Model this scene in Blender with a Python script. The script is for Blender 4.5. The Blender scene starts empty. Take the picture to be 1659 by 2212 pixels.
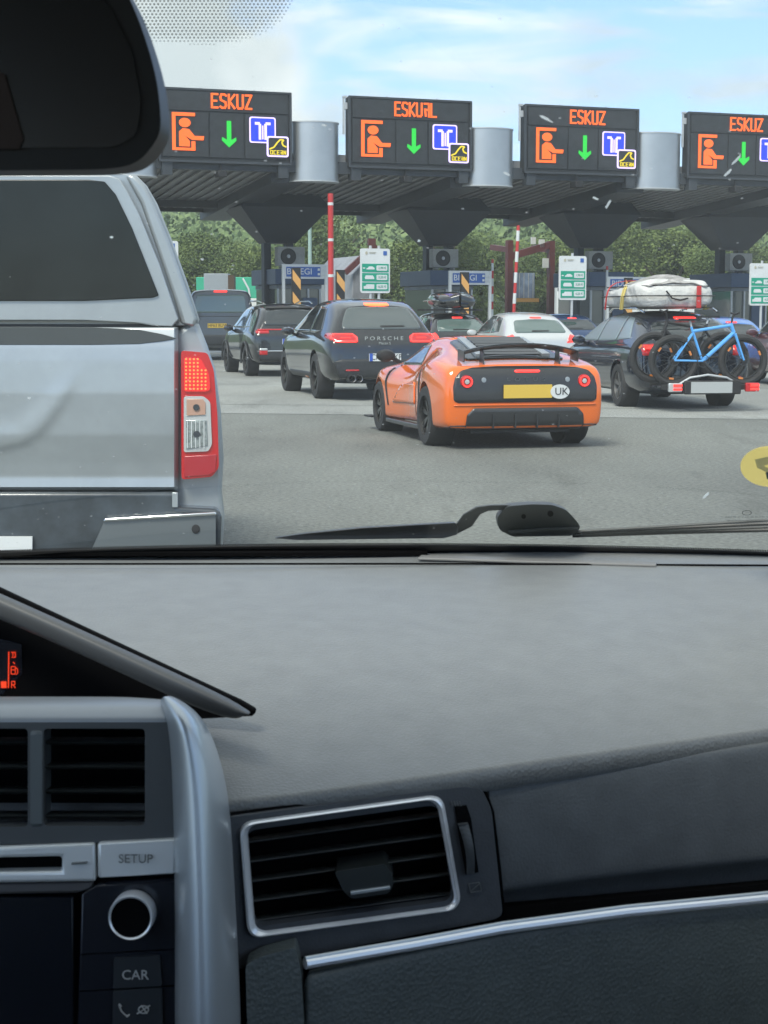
import bpy, bmesh, math, random
from mathutils import Vector, Matrix
from mathutils.bvhtree import BVHTree
from mathutils.geometry import tessellate_polygon
random.seed(7)
R = math.radians
SC = bpy.context.scene
COL = SC.collection
# ------------------------------------------------------------ camera, sky, sun, exposure
F, CU, CV, H = 3600.0, 829.5, 1106.0, 1.4          # focal length and centre in a 1659x2212 frame, eye height
PITCH = math.atan(426 / F)
cam_d = bpy.data.cameras.new('camera'); cam = bpy.data.objects.new('camera', cam_d); COL.objects.link(cam)
cam.location = (0, 0, H); cam.rotation_euler = (math.pi / 2 - PITCH, 0, 0)
cam_d.sensor_fit = 'VERTICAL'; cam_d.sensor_height = 36; cam_d.lens = 36 * F / 2212
cam_d.clip_start = 0.05; cam_d.clip_end = 3000
cam_d.dof.use_dof = True; cam_d.dof.focus_distance = 16; cam_d.dof.aperture_fstop = 50
SC.camera = cam
SUN_EL, SUN_ROT = R(50), R(204)
W = bpy.data.worlds.new('World'); SC.world = W; W.use_nodes = True
nt = W.node_tree; nt.nodes.clear()
def N(t, ty, **kw):
    n = t.nodes.new(ty)
    for k, v in kw.items(): setattr(n, k, v)
    return n
out = N(nt, 'ShaderNodeOutputWorld'); bg = N(nt, 'ShaderNodeBackground'); bg.inputs[1].default_value = 0.105
sky = N(nt, 'ShaderNodeTexSky', sky_type='NISHITA'); sky.sun_disc = False
sky.sun_elevation = SUN_EL; sky.sun_rotation = SUN_ROT; sky.dust_density = .6; sky.ozone_density = 3.5
tc = N(nt, 'ShaderNodeTexCoord')
# wispy layer: stretched noise;  heap cloud: billowy noise limited to one part of the sky
mp = N(nt, 'ShaderNodeMapping'); mp.inputs['Scale'].default_value = (4.0, 4.0, 22.0); mp.inputs['Rotation'].default_value = (0, R(8), 0)
nz = N(nt, 'ShaderNodeTexNoise'); nz.inputs['Scale'].default_value = 1.6; nz.inputs['Detail'].default_value = 9; nz.inputs['Roughness'].default_value = .58; nz.inputs['Distortion'].default_value = .5
rp = N(nt, 'ShaderNodeValToRGB'); rp.color_ramp.elements[0].position = .48; rp.color_ramp.elements[1].position = .64
nt.links.new(tc.outputs['Generated'], mp.inputs[0]); nt.links.new(mp.outputs[0], nz.inputs[0]); nt.links.new(nz.outputs[0], rp.inputs[0])
n2 = N(nt, 'ShaderNodeTexNoise'); n2.inputs['Scale'].default_value = 9; n2.inputs['Detail'].default_value = 9; n2.inputs['Roughness'].default_value = .55
nt.links.new(tc.outputs['Generated'], n2.inputs[0])
dv = N(nt, 'ShaderNodeVectorMath', operation='DISTANCE'); dv.inputs[1].default_value = (-.125, .98, .135)
nt.links.new(tc.outputs['Generated'], dv.inputs[0])
ma = N(nt, 'ShaderNodeMath', operation='MULTIPLY_ADD'); ma.inputs[1].default_value = .16; ma.inputs[2].default_value = -.08
nt.links.new(n2.outputs[0], ma.inputs[0])
ad = N(nt, 'ShaderNodeMath', operation='ADD'); nt.links.new(dv.outputs['Value'], ad.inputs[0]); nt.links.new(ma.outputs[0], ad.inputs[1])
r2 = N(nt, 'ShaderNodeValToRGB'); r2.color_ramp.elements[0].position = .075; r2.color_ramp.elements[0].color = (1, 1, 1, 1)
r2.color_ramp.elements[1].position = .105; r2.color_ramp.elements[1].color = (0, 0, 0, 1)
nt.links.new(ad.outputs[0], r2.inputs[0])
mx = N(nt, 'ShaderNodeMath', operation='MAXIMUM'); mw = N(nt, 'ShaderNodeMath', operation='MULTIPLY'); mw.inputs[1].default_value = .8
nt.links.new(rp.outputs[0], mw.inputs[0]); nt.links.new(mw.outputs[0], mx.inputs[0]); nt.links.new(r2.outputs[0], mx.inputs[1])
# unseen cloud cover added overhead to whiten the ambient light
sx = N(nt, 'ShaderNodeSeparateXYZ'); nt.links.new(tc.outputs['Generated'], sx.inputs[0])
mo_ = N(nt, 'ShaderNodeMapRange'); mo_.inputs['From Min'].default_value = .24; mo_.inputs['From Max'].default_value = .5; mo_.inputs['To Max'].default_value = .85; nt.links.new(sx.outputs[2], mo_.inputs[0])
mx_ = N(nt, 'ShaderNodeMath', operation='MAXIMUM'); nt.links.new(mx.outputs[0], mx_.inputs[0]); nt.links.new(mo_.outputs[0], mx_.inputs[1]); mx = mx_
cr = N(nt, 'ShaderNodeValToRGB')
cr.color_ramp.elements[0].position = .35; cr.color_ramp.elements[0].color = (2.45, 2.7, 2.8, 1)
cr.color_ramp.elements[1].position = .62; cr.color_ramp.elements[1].color = (3.9, 4.05, 4.1, 1)
n3 = N(nt, 'ShaderNodeTexNoise'); n3.inputs['Scale'].default_value = 14; n3.inputs['Detail'].default_value = 6
nt.links.new(tc.outputs['Generated'], n3.inputs[0]); nt.links.new(n3.outputs[0], cr.inputs[0])
mc = N(nt, 'ShaderNodeMixRGB'); nt.links.new(mx.outputs[0], mc.inputs[0]); tn = N(nt, 'ShaderNodeMixRGB', blend_type='MULTIPLY'); tn.inputs[0].default_value = 1; tn.inputs[2].default_value = (.56, .63, .78, 1); nt.links.new(sky.outputs[0], tn.inputs[1]); nt.links.new(tn.outputs[0], mc.inputs[1]); nt.links.new(cr.outputs[0], mc.inputs[2])
nt.links.new(mc.outputs[0], bg.inputs[0]); nt.links.new(bg.outputs[0], out.inputs[0])
sl = bpy.data.lights.new('sun', 'SUN'); sl.energy = 1.4; sl.angle = R(20); sl.color = (1, .95, .87)
so = bpy.data.objects.new('sun', sl); COL.objects.link(so)
az = SUN_ROT   # sun stands at direction (sin az, cos az) seen from above
sd = Vector((math.sin(az) * math.cos(SUN_EL), math.cos(az) * math.cos(SUN_EL), math.sin(SUN_EL)))
so.rotation_euler = (-sd).to_track_quat('-Z', 'Y').to_euler()
SC.view_settings.view_transform = 'Standard'; SC.view_settings.look = 'None'
SC.view_settings.exposure = 1.7; SC.view_settings.gamma = 1; SC.view_settings.use_curve_mapping = False

# ------------------------------------------------------------ pixel helpers (1659x2212 frame -> world)
def ray(u, v):
    x = (u - CU) / F; z = -(v - CV) / F
    return Vector((x, math.cos(PITCH) + math.sin(PITCH) * z, -math.sin(PITCH) + math.cos(PITCH) * z))
def at(u, v, Y):
    d = ray(u, v); return Vector((0, 0, H)) + d * (Y / d.y)
def G(u, v, z=0):
    d = ray(u, v); return Vector((0, 0, H)) + d * ((z - H) / d.z)

# ------------------------------------------------------------ materials
M = {}
def mat(name, col, rough=.6, metal=0, coat=0, emit=None, es=1, noise=None, bump=None, spec=None, var=.25, trans=0, alpha=1):
    if name in M: return M[name]
    m = bpy.data.materials.new(name); m.use_nodes = True; t = m.node_tree; b = t.nodes['Principled BSDF']
    b.inputs['Base Color'].default_value = (*col, 1); b.inputs['Roughness'].default_value = rough
    b.inputs['Metallic'].default_value = metal; b.inputs['Coat Weight'].default_value = coat; b.inputs['Coat Roughness'].default_value = .04
    if spec is not None: b.inputs['Specular IOR Level'].default_value = spec
    if emit: b.inputs['Emission Color'].default_value = (*emit, 1); b.inputs['Emission Strength'].default_value = es
    b.inputs['Transmission Weight'].default_value = trans; b.inputs['Alpha'].default_value = alpha
    tcn = N(t, 'ShaderNodeTexCoord')
    if noise:
        n = N(t, 'ShaderNodeTexNoise'); n.inputs['Scale'].default_value = noise; n.inputs['Detail'].default_value = 7; n.inputs['Roughness'].default_value = .65
        t.links.new(tcn.outputs['Object'], n.inputs[0])
        r = N(t, 'ShaderNodeValToRGB'); r.color_ramp.elements[0].position = .3; r.color_ramp.elements[1].position = .7
        r.color_ramp.elements[0].color = (*[c * (1 - var) for c in col], 1); r.color_ramp.elements[1].color = (*[min(1, c * (1 + var)) for c in col], 1)
        t.links.new(n.outputs[0], r.inputs[0]); t.links.new(r.outputs[0], b.inputs['Base Color'])
    if bump:
        n = N(t, 'ShaderNodeTexNoise'); n.inputs['Scale'].default_value = bump[0]; n.inputs['Detail'].default_value = 4
        t.links.new(tcn.outputs['Object'], n.inputs[0])
        bp = N(t, 'ShaderNodeBump'); bp.inputs['Strength'].default_value = bump[1]; bp.inputs['Distance'].default_value = bump[2]
        t.links.new(n.outputs[0], bp.inputs['Height']); t.links.new(bp.outputs[0], b.inputs['Normal'])
    M[name] = m; return m
mat('black', (.012, .012, .013), .6)
mat('rubber', (.022, .022, .023), .75, noise=30)
mat('dark_metal', (.032, .038, .045), .5, noise=2)
mat('steel_blue', (.010, .017, .028), .55, noise=1.5)
mat('aluminium', (.42, .45, .47), .42, .75, noise=1.2, var=.08)
mat('galv', (.45, .47, .48), .5, .3, noise=6, var=.1)
mat('roof_sheet', (.21, .215, .22), .6, noise=.9, var=.2)
mat('white_paint', (.58, .60, .60), .45, noise=3, var=.05)
mat('cream', (.55, .56, .54), .6, noise=2, var=.08)
mat('red_paint', (.45, .03, .03), .4)
mat('dark_red', (.10, .025, .025), .5, noise=2)
mat('led_orange', (.2, .05, .01), .6, emit=(1, .12, .012), es=.5)
mat('led_green', (.02, .2, .03), .6, emit=(.005, .8, .06), es=.26)
mat('led_blue', (.02, .04, .3), .6, emit=(.005, .03, .75), es=.3)
mat('led_lilac', (.4, .3, .5), .6, emit=(.62, .5, .95), es=.45)
mat('led_yellow', (.3, .25, .02), .6, emit=(.75, .55, .02), es=.36)
mat('board_dark', (.014, .017, .02), .65, noise=3, var=.3)
mat('board_mid', (.02, .024, .028), .6, noise=5, var=.3)
mat('green_sign', (.0, .27, .17), .5)
mat('blue_sign', (.03, .1, .34), .5)
mat('booth_wall', (.14, .16, .18), .5, noise=2)
mat('booth_blue', (.03, .06, .12), .45)
mat('glass_dark', (.02, .026, .028), .06, coat=1)
mat('glass_grey', (.07, .085, .085), .1, coat=1)
mat('glass_green', (.09, .13, .12), .08, coat=1)
mat('glass_black', (.006, .007, .008), .12, coat=.3, spec=.25)
mat('stripe_yellow', (.62, .33, .1), .6)
mat('paint_black', (.008, .009, .011), .14, .0, coat=1)
mat('paint_navy', (.008, .012, .024), .16, .1, coat=1)
mat('paint_grey', (.07, .078, .085), .35, .4, coat=.7)
mat('paint_white', (.5, .52, .52), .3, .2, coat=1)
mat('paint_blue', (.03, .16, .5), .3, .1, coat=1)
mat('paint_maroon', (.06, .008, .012), .3, .2, coat=1)
mat('paint_orange', (.78, .15, .016), .13, .05, coat=1)
mat('silver', (.34, .37, .385), .36, .5, coat=.6, noise=7, var=.07)
mat('plastic_dark', (.02, .022, .025), .5, noise=20)
mat('chrome', (.75, .77, .78), .12, 1)
mat('exhaust', (.35, .35, .36), .3, 1)
mat('rim_grey', (.28, .28, .28), .35, .8)
mat('rim_black', (.03, .03, .03), .35, .5, coat=.5)
mat('tail_red', (.38, .006, .01), .15, coat=1, emit=(1, .015, .01), es=.03)
mat('tail_lit', (.5, .02, .02), .2, coat=1, emit=(1, .035, .025), es=.7)
mat('tail_hot', (.5, .1, .02), .2, emit=(1, .11, .03), es=1.1)
mat('clear_lens', (.5, .52, .52), .15, .3, coat=1)
mat('amber', (.6, .2, .04), .3, coat=1)
mat('plate_yellow', (.62, .42, .06), .5)
mat('plate_white', (.6, .62, .62), .5)
mat('plate_blue', (.02, .08, .4), .5)
mat('bag', (.52, .52, .50), .6, noise=5, var=.2, bump=(9, .5, .05))
mat('strap_yellow', (.5, .4, .12), .7)
mat('bike_blue', (.09, .36, .78), .3, coat=.8)
mat('bark', (.06, .045, .03), .9, noise=4)
mat('hill_green', (.035, .06, .022), .95, noise=.06, var=.3)
mat('window_pic', (.18, .22, .28), .3, noise=4, var=.5)

def asphalt(name, c, sc, crack):
    m = bpy.data.materials.new(name); m.use_nodes = True; t = m.node_tree; b = t.nodes['Principled BSDF']; b.inputs['Roughness'].default_value = .82
    b.inputs['Specular IOR Level'].default_value = .35
    tcn = N(t, 'ShaderNodeTexCoord')
    fine = N(t, 'ShaderNodeTexNoise'); fine.inputs['Scale'].default_value = sc; fine.inputs['Detail'].default_value = 8; fine.inputs['Roughness'].default_value = .8
    big = N(t, 'ShaderNodeTexNoise'); big.inputs['Scale'].default_value = .35; big.inputs['Detail'].default_value = 5; big.inputs['Roughness'].default_value = .6
    mpn = N(t, 'ShaderNodeMapping'); mpn.inputs['Scale'].default_value = (1, .35, 1)
    t.links.new(tcn.outputs['Object'], fine.inputs[0]); t.links.new(tcn.outputs['Object'], mpn.inputs[0]); t.links.new(mpn.outputs[0], big.inputs[0])
    r1 = N(t, 'ShaderNodeValToRGB'); r1.color_ramp.elements[0].position = .36; r1.color_ramp.elements[1].position = .64
    r1.color_ramp.elements[0].color = (c[0] * .5, c[1] * .5, c[2] * .5, 1); r1.color_ramp.elements[1].color = (c[0] * 1.55, c[1] * 1.55, c[2] * 1.55, 1)
    r2_ = N(t, 'ShaderNodeValToRGB'); r2_.color_ramp.elements[0].position = .35; r2_.color_ramp.elements[1].position = .7
    r2_.color_ramp.elements[0].color = (.72, .72, .72, 1); r2_.color_ramp.elements[1].color = (1.12, 1.12, 1.1, 1)
    mm = N(t, 'ShaderNodeMixRGB', blend_type='MULTIPLY'); mm.inputs[0].default_value = 1
    t.links.new(fine.outputs[0], r1.inputs[0]); t.links.new(big.outputs[0], r2_.inputs[0]); t.links.new(r1.outputs[0], mm.inputs[1]); t.links.new(r2_.outputs[0], mm.inputs[2])
    st = N(t, 'ShaderNodeTexNoise'); st.inputs['Scale'].default_value = 1.1; st.inputs['Detail'].default_value = 6; st.inputs['Roughness'].default_value = .7; mp2 = N(t, 'ShaderNodeMapping'); mp2.inputs['Scale'].default_value = (1, .22, 1); mp2.inputs['Rotation'].default_value = (0, 0, R(14))
    t.links.new(tcn.outputs['Object'], mp2.inputs[0]); t.links.new(mp2.outputs[0], st.inputs[0]); r3 = N(t, 'ShaderNodeValToRGB'); r3.color_ramp.elements[0].position = .30; r3.color_ramp.elements[0].color = (.62, .61, .6, 1); r3.color_ramp.elements[1].position = .46; r3.color_ramp.elements[1].color = (1, 1, 1, 1)
    m3 = N(t, 'ShaderNodeMixRGB', blend_type='MULTIPLY'); m3.inputs[0].default_value = .8; t.links.new(st.outputs[0], r3.inputs[0]); t.links.new(mm.outputs[0], m3.inputs[1]); t.links.new(r3.outputs[0], m3.inputs[2])
    t.links.new(m3.outputs[0], b.inputs['Base Color'])
    bp = N(t, 'ShaderNodeBump'); bp.inputs['Strength'].default_value = .5; bp.inputs['Distance'].default_value = .006
    t.links.new(fine.outputs[0], bp.inputs['Height']); t.links.new(bp.outputs[0], b.inputs['Normal'])
    M[name] = m
asphalt('asphalt', (.165, .174, .163), 26, 0)
asphalt('concrete', (.27, .282, .272), 34, 0)

def leaf_mat(name, c0, c1, sc):
    m = bpy.data.materials.new(name); m.use_nodes = True; t = m.node_tree; b = t.nodes['Principled BSDF']; b.inputs['Roughness'].default_value = .7
    b.inputs['Specular IOR Level'].default_value = .2
    g = N(t, 'ShaderNodeNewGeometry'); n = N(t, 'ShaderNodeTexNoise'); n.inputs['Scale'].default_value = sc; n.inputs['Detail'].default_value = 4
    t.links.new(g.outputs['Position'], n.inputs[0])
    r = N(t, 'ShaderNodeValToRGB'); r.color_ramp.elements[0].position = .35; r.color_ramp.elements[1].position = .68
    r.color_ramp.elements[0].color = (*c0, 1); r.color_ramp.elements[1].color = (*c1, 1)
    ad_ = N(t, 'ShaderNodeMath', operation='MULTIPLY_ADD'); ad_.inputs[1].default_value = .25; 
    t.links.new(g.outputs['Random Per Island'], ad_.inputs[0]); t.links.new(n.outputs[0], ad_.inputs[2])
    sb = N(t, 'ShaderNodeMath', operation='SUBTRACT'); sb.inputs[1].default_value = .12; t.links.new(ad_.outputs[0], sb.inputs[0])
    t.links.new(sb.outputs[0], r.inputs[0]); t.links.new(r.outputs[0], b.inputs['Base Color'])
    M[name] = m
leaf_mat('leaf_near', (.065, .10, .035), (.145, .19, .06), .3)
leaf_mat('leaf_far', (.095, .145, .06), (.18, .24, .10), .07)

# ------------------------------------------------------------ object helpers
def tag(o, label=None, cat=None, group=None, kind=None):
    if label: o['label'] = label
    if cat: o['category'] = cat
    if group: o['group'] = group
    if kind: o['kind'] = kind
    return o
def empty(name, loc=(0, 0, 0), rz=0, label=None, cat=None, group=None):
    o = bpy.data.objects.new(name, None); COL.objects.link(o); o.location = loc; o.rotation_euler = (0, 0, rz)
    o.empty_display_size = .2
    return tag(o, label, cat, group)
def wloc(o):
    v = Vector((0, 0, 0))
    while o is not None: v = v + Vector(o.location); o = o.parent
    return v
class MB:
    def __init__(s): s.v = []; s.f = []
    def add(s, vs, fs):
        o = len(s.v); s.v += [Vector(p) for p in vs]; s.f += [tuple(i + o for i in f) for f in fs]; return s
    def box(s, c, d, rot=None):
        c = Vector(c); vs = []
        for x in (-.5, .5):
            for y in (-.5, .5):
                for z in (-.5, .5):
                    p = Vector((x * d[0], y * d[1], z * d[2]))
                    if rot: p = rot @ p
                    vs.append(c + p)
        return s.add(vs, [(0, 1, 3, 2), (4, 6, 7, 5), (0, 4, 5, 1), (2, 3, 7, 6), (0, 2, 6, 4), (1, 5, 7, 3)])
    def bar(s, p0, p1, w, h, up=(0, 0, 1)):
        p0 = Vector(p0); p1 = Vector(p1); d = (p1 - p0); L = d.length; d.normalize(); u = Vector(up); x = d.cross(u)
        if x.length < 1e-4: x = d.cross(Vector((1, 0, 0)))
        x.normalize(); z = x.cross(d)
        vs = [p + x * a * w / 2 + z * b * h / 2 for p in (p0, p1) for a, b in ((-1, -1), (1, -1), (1, 1), (-1, 1))]
        return s.add(vs, [(0, 3, 2, 1), (4, 5, 6, 7), (0, 1, 5, 4), (1, 2, 6, 5), (2, 3, 7, 6), (3, 0, 4, 7)])
    def tube(s, pts, r, n=8, cap=True):
        pts = [Vector(p) for p in pts]; rs = r if isinstance(r, (list, tuple)) else [r] * len(pts)
        vs = []; fs = []; prev = None
        for i, p in enumerate(pts):
            d = (pts[min(i + 1, len(pts) - 1)] - pts[max(i - 1, 0)]).normalized()
            a = prev if prev is not None else (Vector((0, 0, 1)) if abs(d.z) < .9 else Vector((1, 0, 0)))
            x = d.cross(a).normalized(); y = x.cross(d).normalized(); prev = y
            for k in range(n):
                t = 2 * math.pi * k / n; vs.append(p + (x * math.cos(t) + y * math.sin(t)) * rs[i])
        for i in range(len(pts) - 1):
            for k in range(n): fs.append((i * n + k, i * n + (k + 1) % n, (i + 1) * n + (k + 1) % n, (i + 1) * n + k))
        if cap: fs += [tuple(range(n))[::-1], tuple(range((len(pts) - 1) * n, len(pts) * n))]
        return s.add(vs, fs)
    def lathe(s, prof, n=32, axis='z', c=(0, 0, 0), closed=False):
        c = Vector(c); vs = []; fs = []; m = len(prof)
        for k in range(n):
            t = 2 * math.pi * k / n; ct, st = math.cos(t), math.sin(t)
            for r, h in prof:
                p = {'z': (r * ct, r * st, h), 'x': (h, r * ct, r * st), 'y': (r * st, h, r * ct)}[axis]; vs.append(c + Vector(p))
        for k in range(n):
            for i in range(m if closed else m - 1): 
                j = (i + 1) % m; fs.append((k * m + i, k * m + j, ((k + 1) % n) * m + j, ((k + 1) % n) * m + i))
        return s.add(vs, fs)
    def prism(s, outer, fn, holes=(), thick=None):
        """outline (2-D) + map fn(a,b)->front point; thick: vector from the front to the back face"""
        loops = [list(outer)] + [list(h) for h in holes]
        tr = tessellate_polygon([[Vector((a, b, 0)) for a, b in l] for l in loops])
        flat = [p for l in loops for p in l]; n = len(flat); fr = [fn(a, b) for a, b in flat]; T = Vector(thick)
        vs = fr + [p + T for p in fr]; fs = [tuple(t) for t in tr] + [tuple(i + n for i in t[::-1]) for t in tr]
        o = 0
        for l in loops:
            k = len(l)
            for i in range(k): fs.append((o + i, o + (i + 1) % k, o + (i + 1) % k + n, o + i + n))
            o += k
        return s.add(vs, fs)
    def grid(s, rows, closed=False):
        m = len(rows[0]); vs = [p for r in rows for p in r]; fs = []
        for i in range(len(rows) - 1):
            for j in range(m if closed else m - 1): fs.append((i * m + j, i * m + (j + 1) % m, (i + 1) * m + (j + 1) % m, (i + 1) * m + j))
        return s.add(vs, fs)
    def build(s, name, m, parent=None, smooth=True, bevel=0, sub=0, off=None, solid=0, angle=35, recalc=True):
        me = bpy.data.meshes.new(name)
        if off is not None: me.from_pydata([tuple(p - off) for p in s.v], [], s.f)
        else: me.from_pydata([tuple(p) for p in s.v], [], s.f)
        if recalc:
            b = bmesh.new(); b.from_mesh(me); bmesh.ops.remove_doubles(b, verts=b.verts, dist=1e-6); bmesh.ops.recalc_face_normals(b, faces=b.faces); b.to_mesh(me); b.free()
        me.materials.append(M[m] if isinstance(m, str) else m)
        o = bpy.data.objects.new(name, me); COL.objects.link(o)
        if parent is not None: o.parent = parent
        if solid: q = o.modifiers.new('s', 'SOLIDIFY'); q.thickness = solid; q.offset = -1
        if bevel: q = o.modifiers.new('b', 'BEVEL'); q.width = bevel; q.segments = 3; q.limit_method = 'ANGLE'; q.angle_limit = R(40)
        if sub: q = o.modifiers.new('u', 'SUBSURF'); q.levels = sub; q.render_levels = sub
        if smooth:
            for p in me.polygons: p.use_smooth = True
            if not sub:
                try: me.set_sharp_from_angle(angle=R(angle))
                except Exception: pass
        return o
def fillet(pts, r, n=5):
    res = []; k = len(pts)
    for i in range(k):
        p = Vector(pts[i]); a = Vector(pts[i - 1]); b = Vector(pts[(i + 1) % k])
        ri = r[i] if isinstance(r, (list, tuple)) else r
        da = min(ri, (a - p).length * .48); db = min(ri, (b - p).length * .48)
        if ri <= 0: res.append(tuple(p)); continue
        A = p + (a - p).normalized() * da; B = p + (b - p).normalized() * db
        for j in range(n + 1):
            t = j / n; q = A * (1 - t) ** 2 + p * 2 * t * (1 - t) + B * t * t; res.append((q.x, q.y))
    return res
def ell(cx, cy, rx, ry, n=24): return [(cx + rx * math.cos(2 * math.pi * i / n), cy + ry * math.sin(2 * math.pi * i / n)) for i in range(n)]
def rect(x0, y0, x1, y1): return [(x0, y0), (x1, y0), (x1, y1), (x0, y1)]
def lerp(tab, x):
    if x <= tab[0][0]: return tab[0][1]
    for (a, p), (b, q) in zip(tab, tab[1:]):
        if x <= b: return p + (q - p) * (x - a) / (b - a)
    return tab[-1][1]
SHEAR = [0.0]
def panel(name, pts, Y, m, parent, thick=.02, bevel=.0015, r=0, holes=(), extra=None):
    """a solid plate whose outline is given in frame units, at its own depth Y"""
    fn = (lambda u, v: at(u, v, Y(u, v))) if callable(Y) else (lambda u, v: at(u, v, Y))
    mb = MB(); mb.prism(fillet(pts, r) if r else pts, fn, [fillet(h, r2) if r2 else h for h, r2 in holes], (-SHEAR[0] * thick, thick, 0))
    if extra: extra(mb, fn)
    return mb.build(name, m, parent, bevel=bevel, off=wloc(parent) if parent else None)
def surf(name, rows, m, parent, sub=2, solid=.004):
    mb = MB(); mb.grid([[at(*p) for p in r] for r in rows])
    return mb.build(name, m, parent, sub=sub, off=wloc(parent) if parent else None, solid=solid)
def text(name, s, size, m, parent, loc, rot, ext=.004, align='CENTER', sx=1, sp=1.0):
    c = bpy.data.curves.new(name, 'FONT'); c.body = s; c.size = size; c.extrude = ext; c.align_x = align; c.align_y = 'CENTER'; c.space_character = sp
    c.resolution_u = 3
    t = bpy.data.objects.new(name, c); COL.objects.link(t)
    bpy.context.view_layer.update()
    me = bpy.data.meshes.new_from_object(t.evaluated_get(bpy.context.evaluated_depsgraph_get()))
    bpy.data.objects.remove(t); me.name = name; me.materials.clear(); me.materials.append(M[m])
    o = bpy.data.objects.new(name, me); COL.objects.link(o); o.parent = parent; o.location = loc; o.rotation_euler = rot; o.scale = (sx, 1, 1)
    return o

# ------------------------------------------------------------ the setting: ground, apron, hill, wood
def sheet(name, pts, z, m):
    mb = MB(); mb.add([(x, y, z) for x, y in pts], [tuple(range(len(pts)))])
    return tag(mb.build(name, m, None, smooth=False), kind='structure')
sheet('ground', [(-600, -60), (600, -60), (600, 1200), (-600, 1200)], 0, 'asphalt')
e0 = G(485, 893); e1 = G(1659, 906); ed = (e1 - e0).normalized()
A_ = e0 - ed * 60; B_ = e0 + ed * 90
sheet('concrete_apron', [(A_.x, A_.y), (B_.x, B_.y), (B_.x + 20, 95), (A_.x - 20, 95)], .004, 'concrete')
mb = MB()
for k in range(5):    # thin joints cut in the slab
    p = G(485, 893); q = Vector((p.x - 20 + k * 0, p.y + 6 + k * 7.5, 0)); d = ed
    a = q - d * 30; b = q + d * 80; n_ = Vector((-d.y, d.x, 0)) * .02
    mb.add([a - n_ + Vector((0, 0, .008)), b - n_ + Vector((0, 0, .008)), b + n_ + Vector((0, 0, .008)), a + n_ + Vector((0, 0, .008))], [(0, 1, 2, 3)])
tag(mb.build('expansion_joints', mat('joint', (.1, .1, .1), .9), None, smooth=False), kind='structure')

def hill_z(x, y):
    t = max(0, min(1, (y - 95) / 170)); base = 15.5 * t ** .85
    return base + (2 * math.sin(x * .021 + 1) + 1.2 * math.sin(x * .05 + y * .03) + (x * .012)) * t - .4
mb = MB(); rows = []
for j in range(30):
    y = 92 + j * 9; rows.append([Vector((x, y, hill_z(x, y))) for x in range(-160, 221, 10)])
mb.grid(rows); tag(mb.build('hill', 'hill_green', None), kind='structure')

def leaves(mb, c, rad, n, size, rnd):
    for _ in range(n):
        while True:
            p = Vector((rnd.uniform(-1, 1), rnd.uniform(-1, 1), rnd.uniform(-1, 1)))
            if .35 < p.length < 1: break
        p = p.normalized() * (.6 + .42 * rnd.random())
        p = Vector((c[0] + p.x * rad[0], c[1] + p.y * rad[1], c[2] + p.z * rad[2]))
        a = Vector((rnd.gauss(0, 1), rnd.gauss(0, 1), rnd.gauss(0, 1))).normalized(); b = a.orthogonal().normalized(); q = rnd.uniform(.6, 1.3) * size
        mb.add([p - a * q * .5, p + b * q * .4, p + a * q * .5, p - b * q * .4], [(0, 1, 2, 3)])
mb = MB(); rnd = random.Random(3)
for i in range(760):
    y = 112 + 168 * rnd.random(); hw_ = y * .26
    x = rnd.uniform(-hw_, hw_ + 12); z = hill_z(x, y); r_ = rnd.uniform(2.2, 4)
    leaves(mb, (x, y, z + r_ * .5), (r_, r_, r_ * .85), 200, .55, rnd)
tag(mb.build('hillside_wood', 'leaf_far', None, smooth=False, recalc=False), 'mixed green wood covering the hillside behind the toll canopy', 'wood', kind='stuff')

def tree_proto(k):
    rnd = random.Random(50 + k); root = empty('tree')
    mb = MB(); h = 3.2 + k * .5
    mb.tube([(0, 0, 0), (.1, 0, h * .5), (0, .1, h), (.1, .1, h + 1.5)], [.24, .19, .13, .06], 8)
    for j in range(6):
        a = j * 1.05 + k; mb.tube([(0, 0, h * (.5 + .08 * j)), (math.cos(a) * .9, math.sin(a) * .9, h * (.75 + .08 * j)), (math.cos(a) * 1.9, math.sin(a) * 1.9, h * (.95 + .09 * j))], [.1, .07, .03], 6)
    mb.build('trunk', 'bark', root)
    mb = MB()
    for j in range(20):
        a = rnd.uniform(0, 6.28); q = rnd.uniform(0, 2.4); zz = rnd.uniform(1.3, h + 2.6)
        q *= 1 - .45 * abs(zz - h * .75) / h
        rr = rnd.uniform(.8, 1.5)
        leaves(mb, (math.cos(a) * q, math.sin(a) * q, zz), (rr, rr, rr * .8), 650, .15, rnd)
    mb.build('crown', 'leaf_near', root, smooth=False, recalc=False)
    return root
protos = [tree_proto(k) for k in range(4)]
LEAN = ['rounded', 'tall', 'spreading', 'ragged']
spots = []
rnd = random.Random(11)
for i in range(24):
    u = 300 + i * 58 + rnd.uniform(-18, 18); Y = 86 + rnd.uniform(0, 16)
    spots.append((u, Y))
def copy_tree(o, parent=None):
    c = o.copy(); COL.objects.link(c); c.parent = parent
    for ch in list(o.children): copy_tree(ch, c)
    return c
NEAR = ['behind the green lorry trailer', 'behind the left lane booth', 'behind the red barrier pole', 'behind the second lane booth', 'behind the skeletal lorry frame', 'behind the third lane booth', 'behind the roof bag estate', 'behind the last lane booth']
for i, (u, Y) in enumerate(spots):
    k = i % 4; o = protos[k] if i < 4 else copy_tree(protos[k])
    p = at(u, 680, Y); o.location = (p.x, p.y, 0); o.rotation_euler.z = rnd.uniform(0, 6.28); s = rnd.uniform(.62, 1.0); o.scale = (s * 1.15, s * 1.15, s)
    tag(o, 'green leafy tree in the row beyond the toll booths', 'tree', 'trees in the row beyond the toll plaza')

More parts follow.
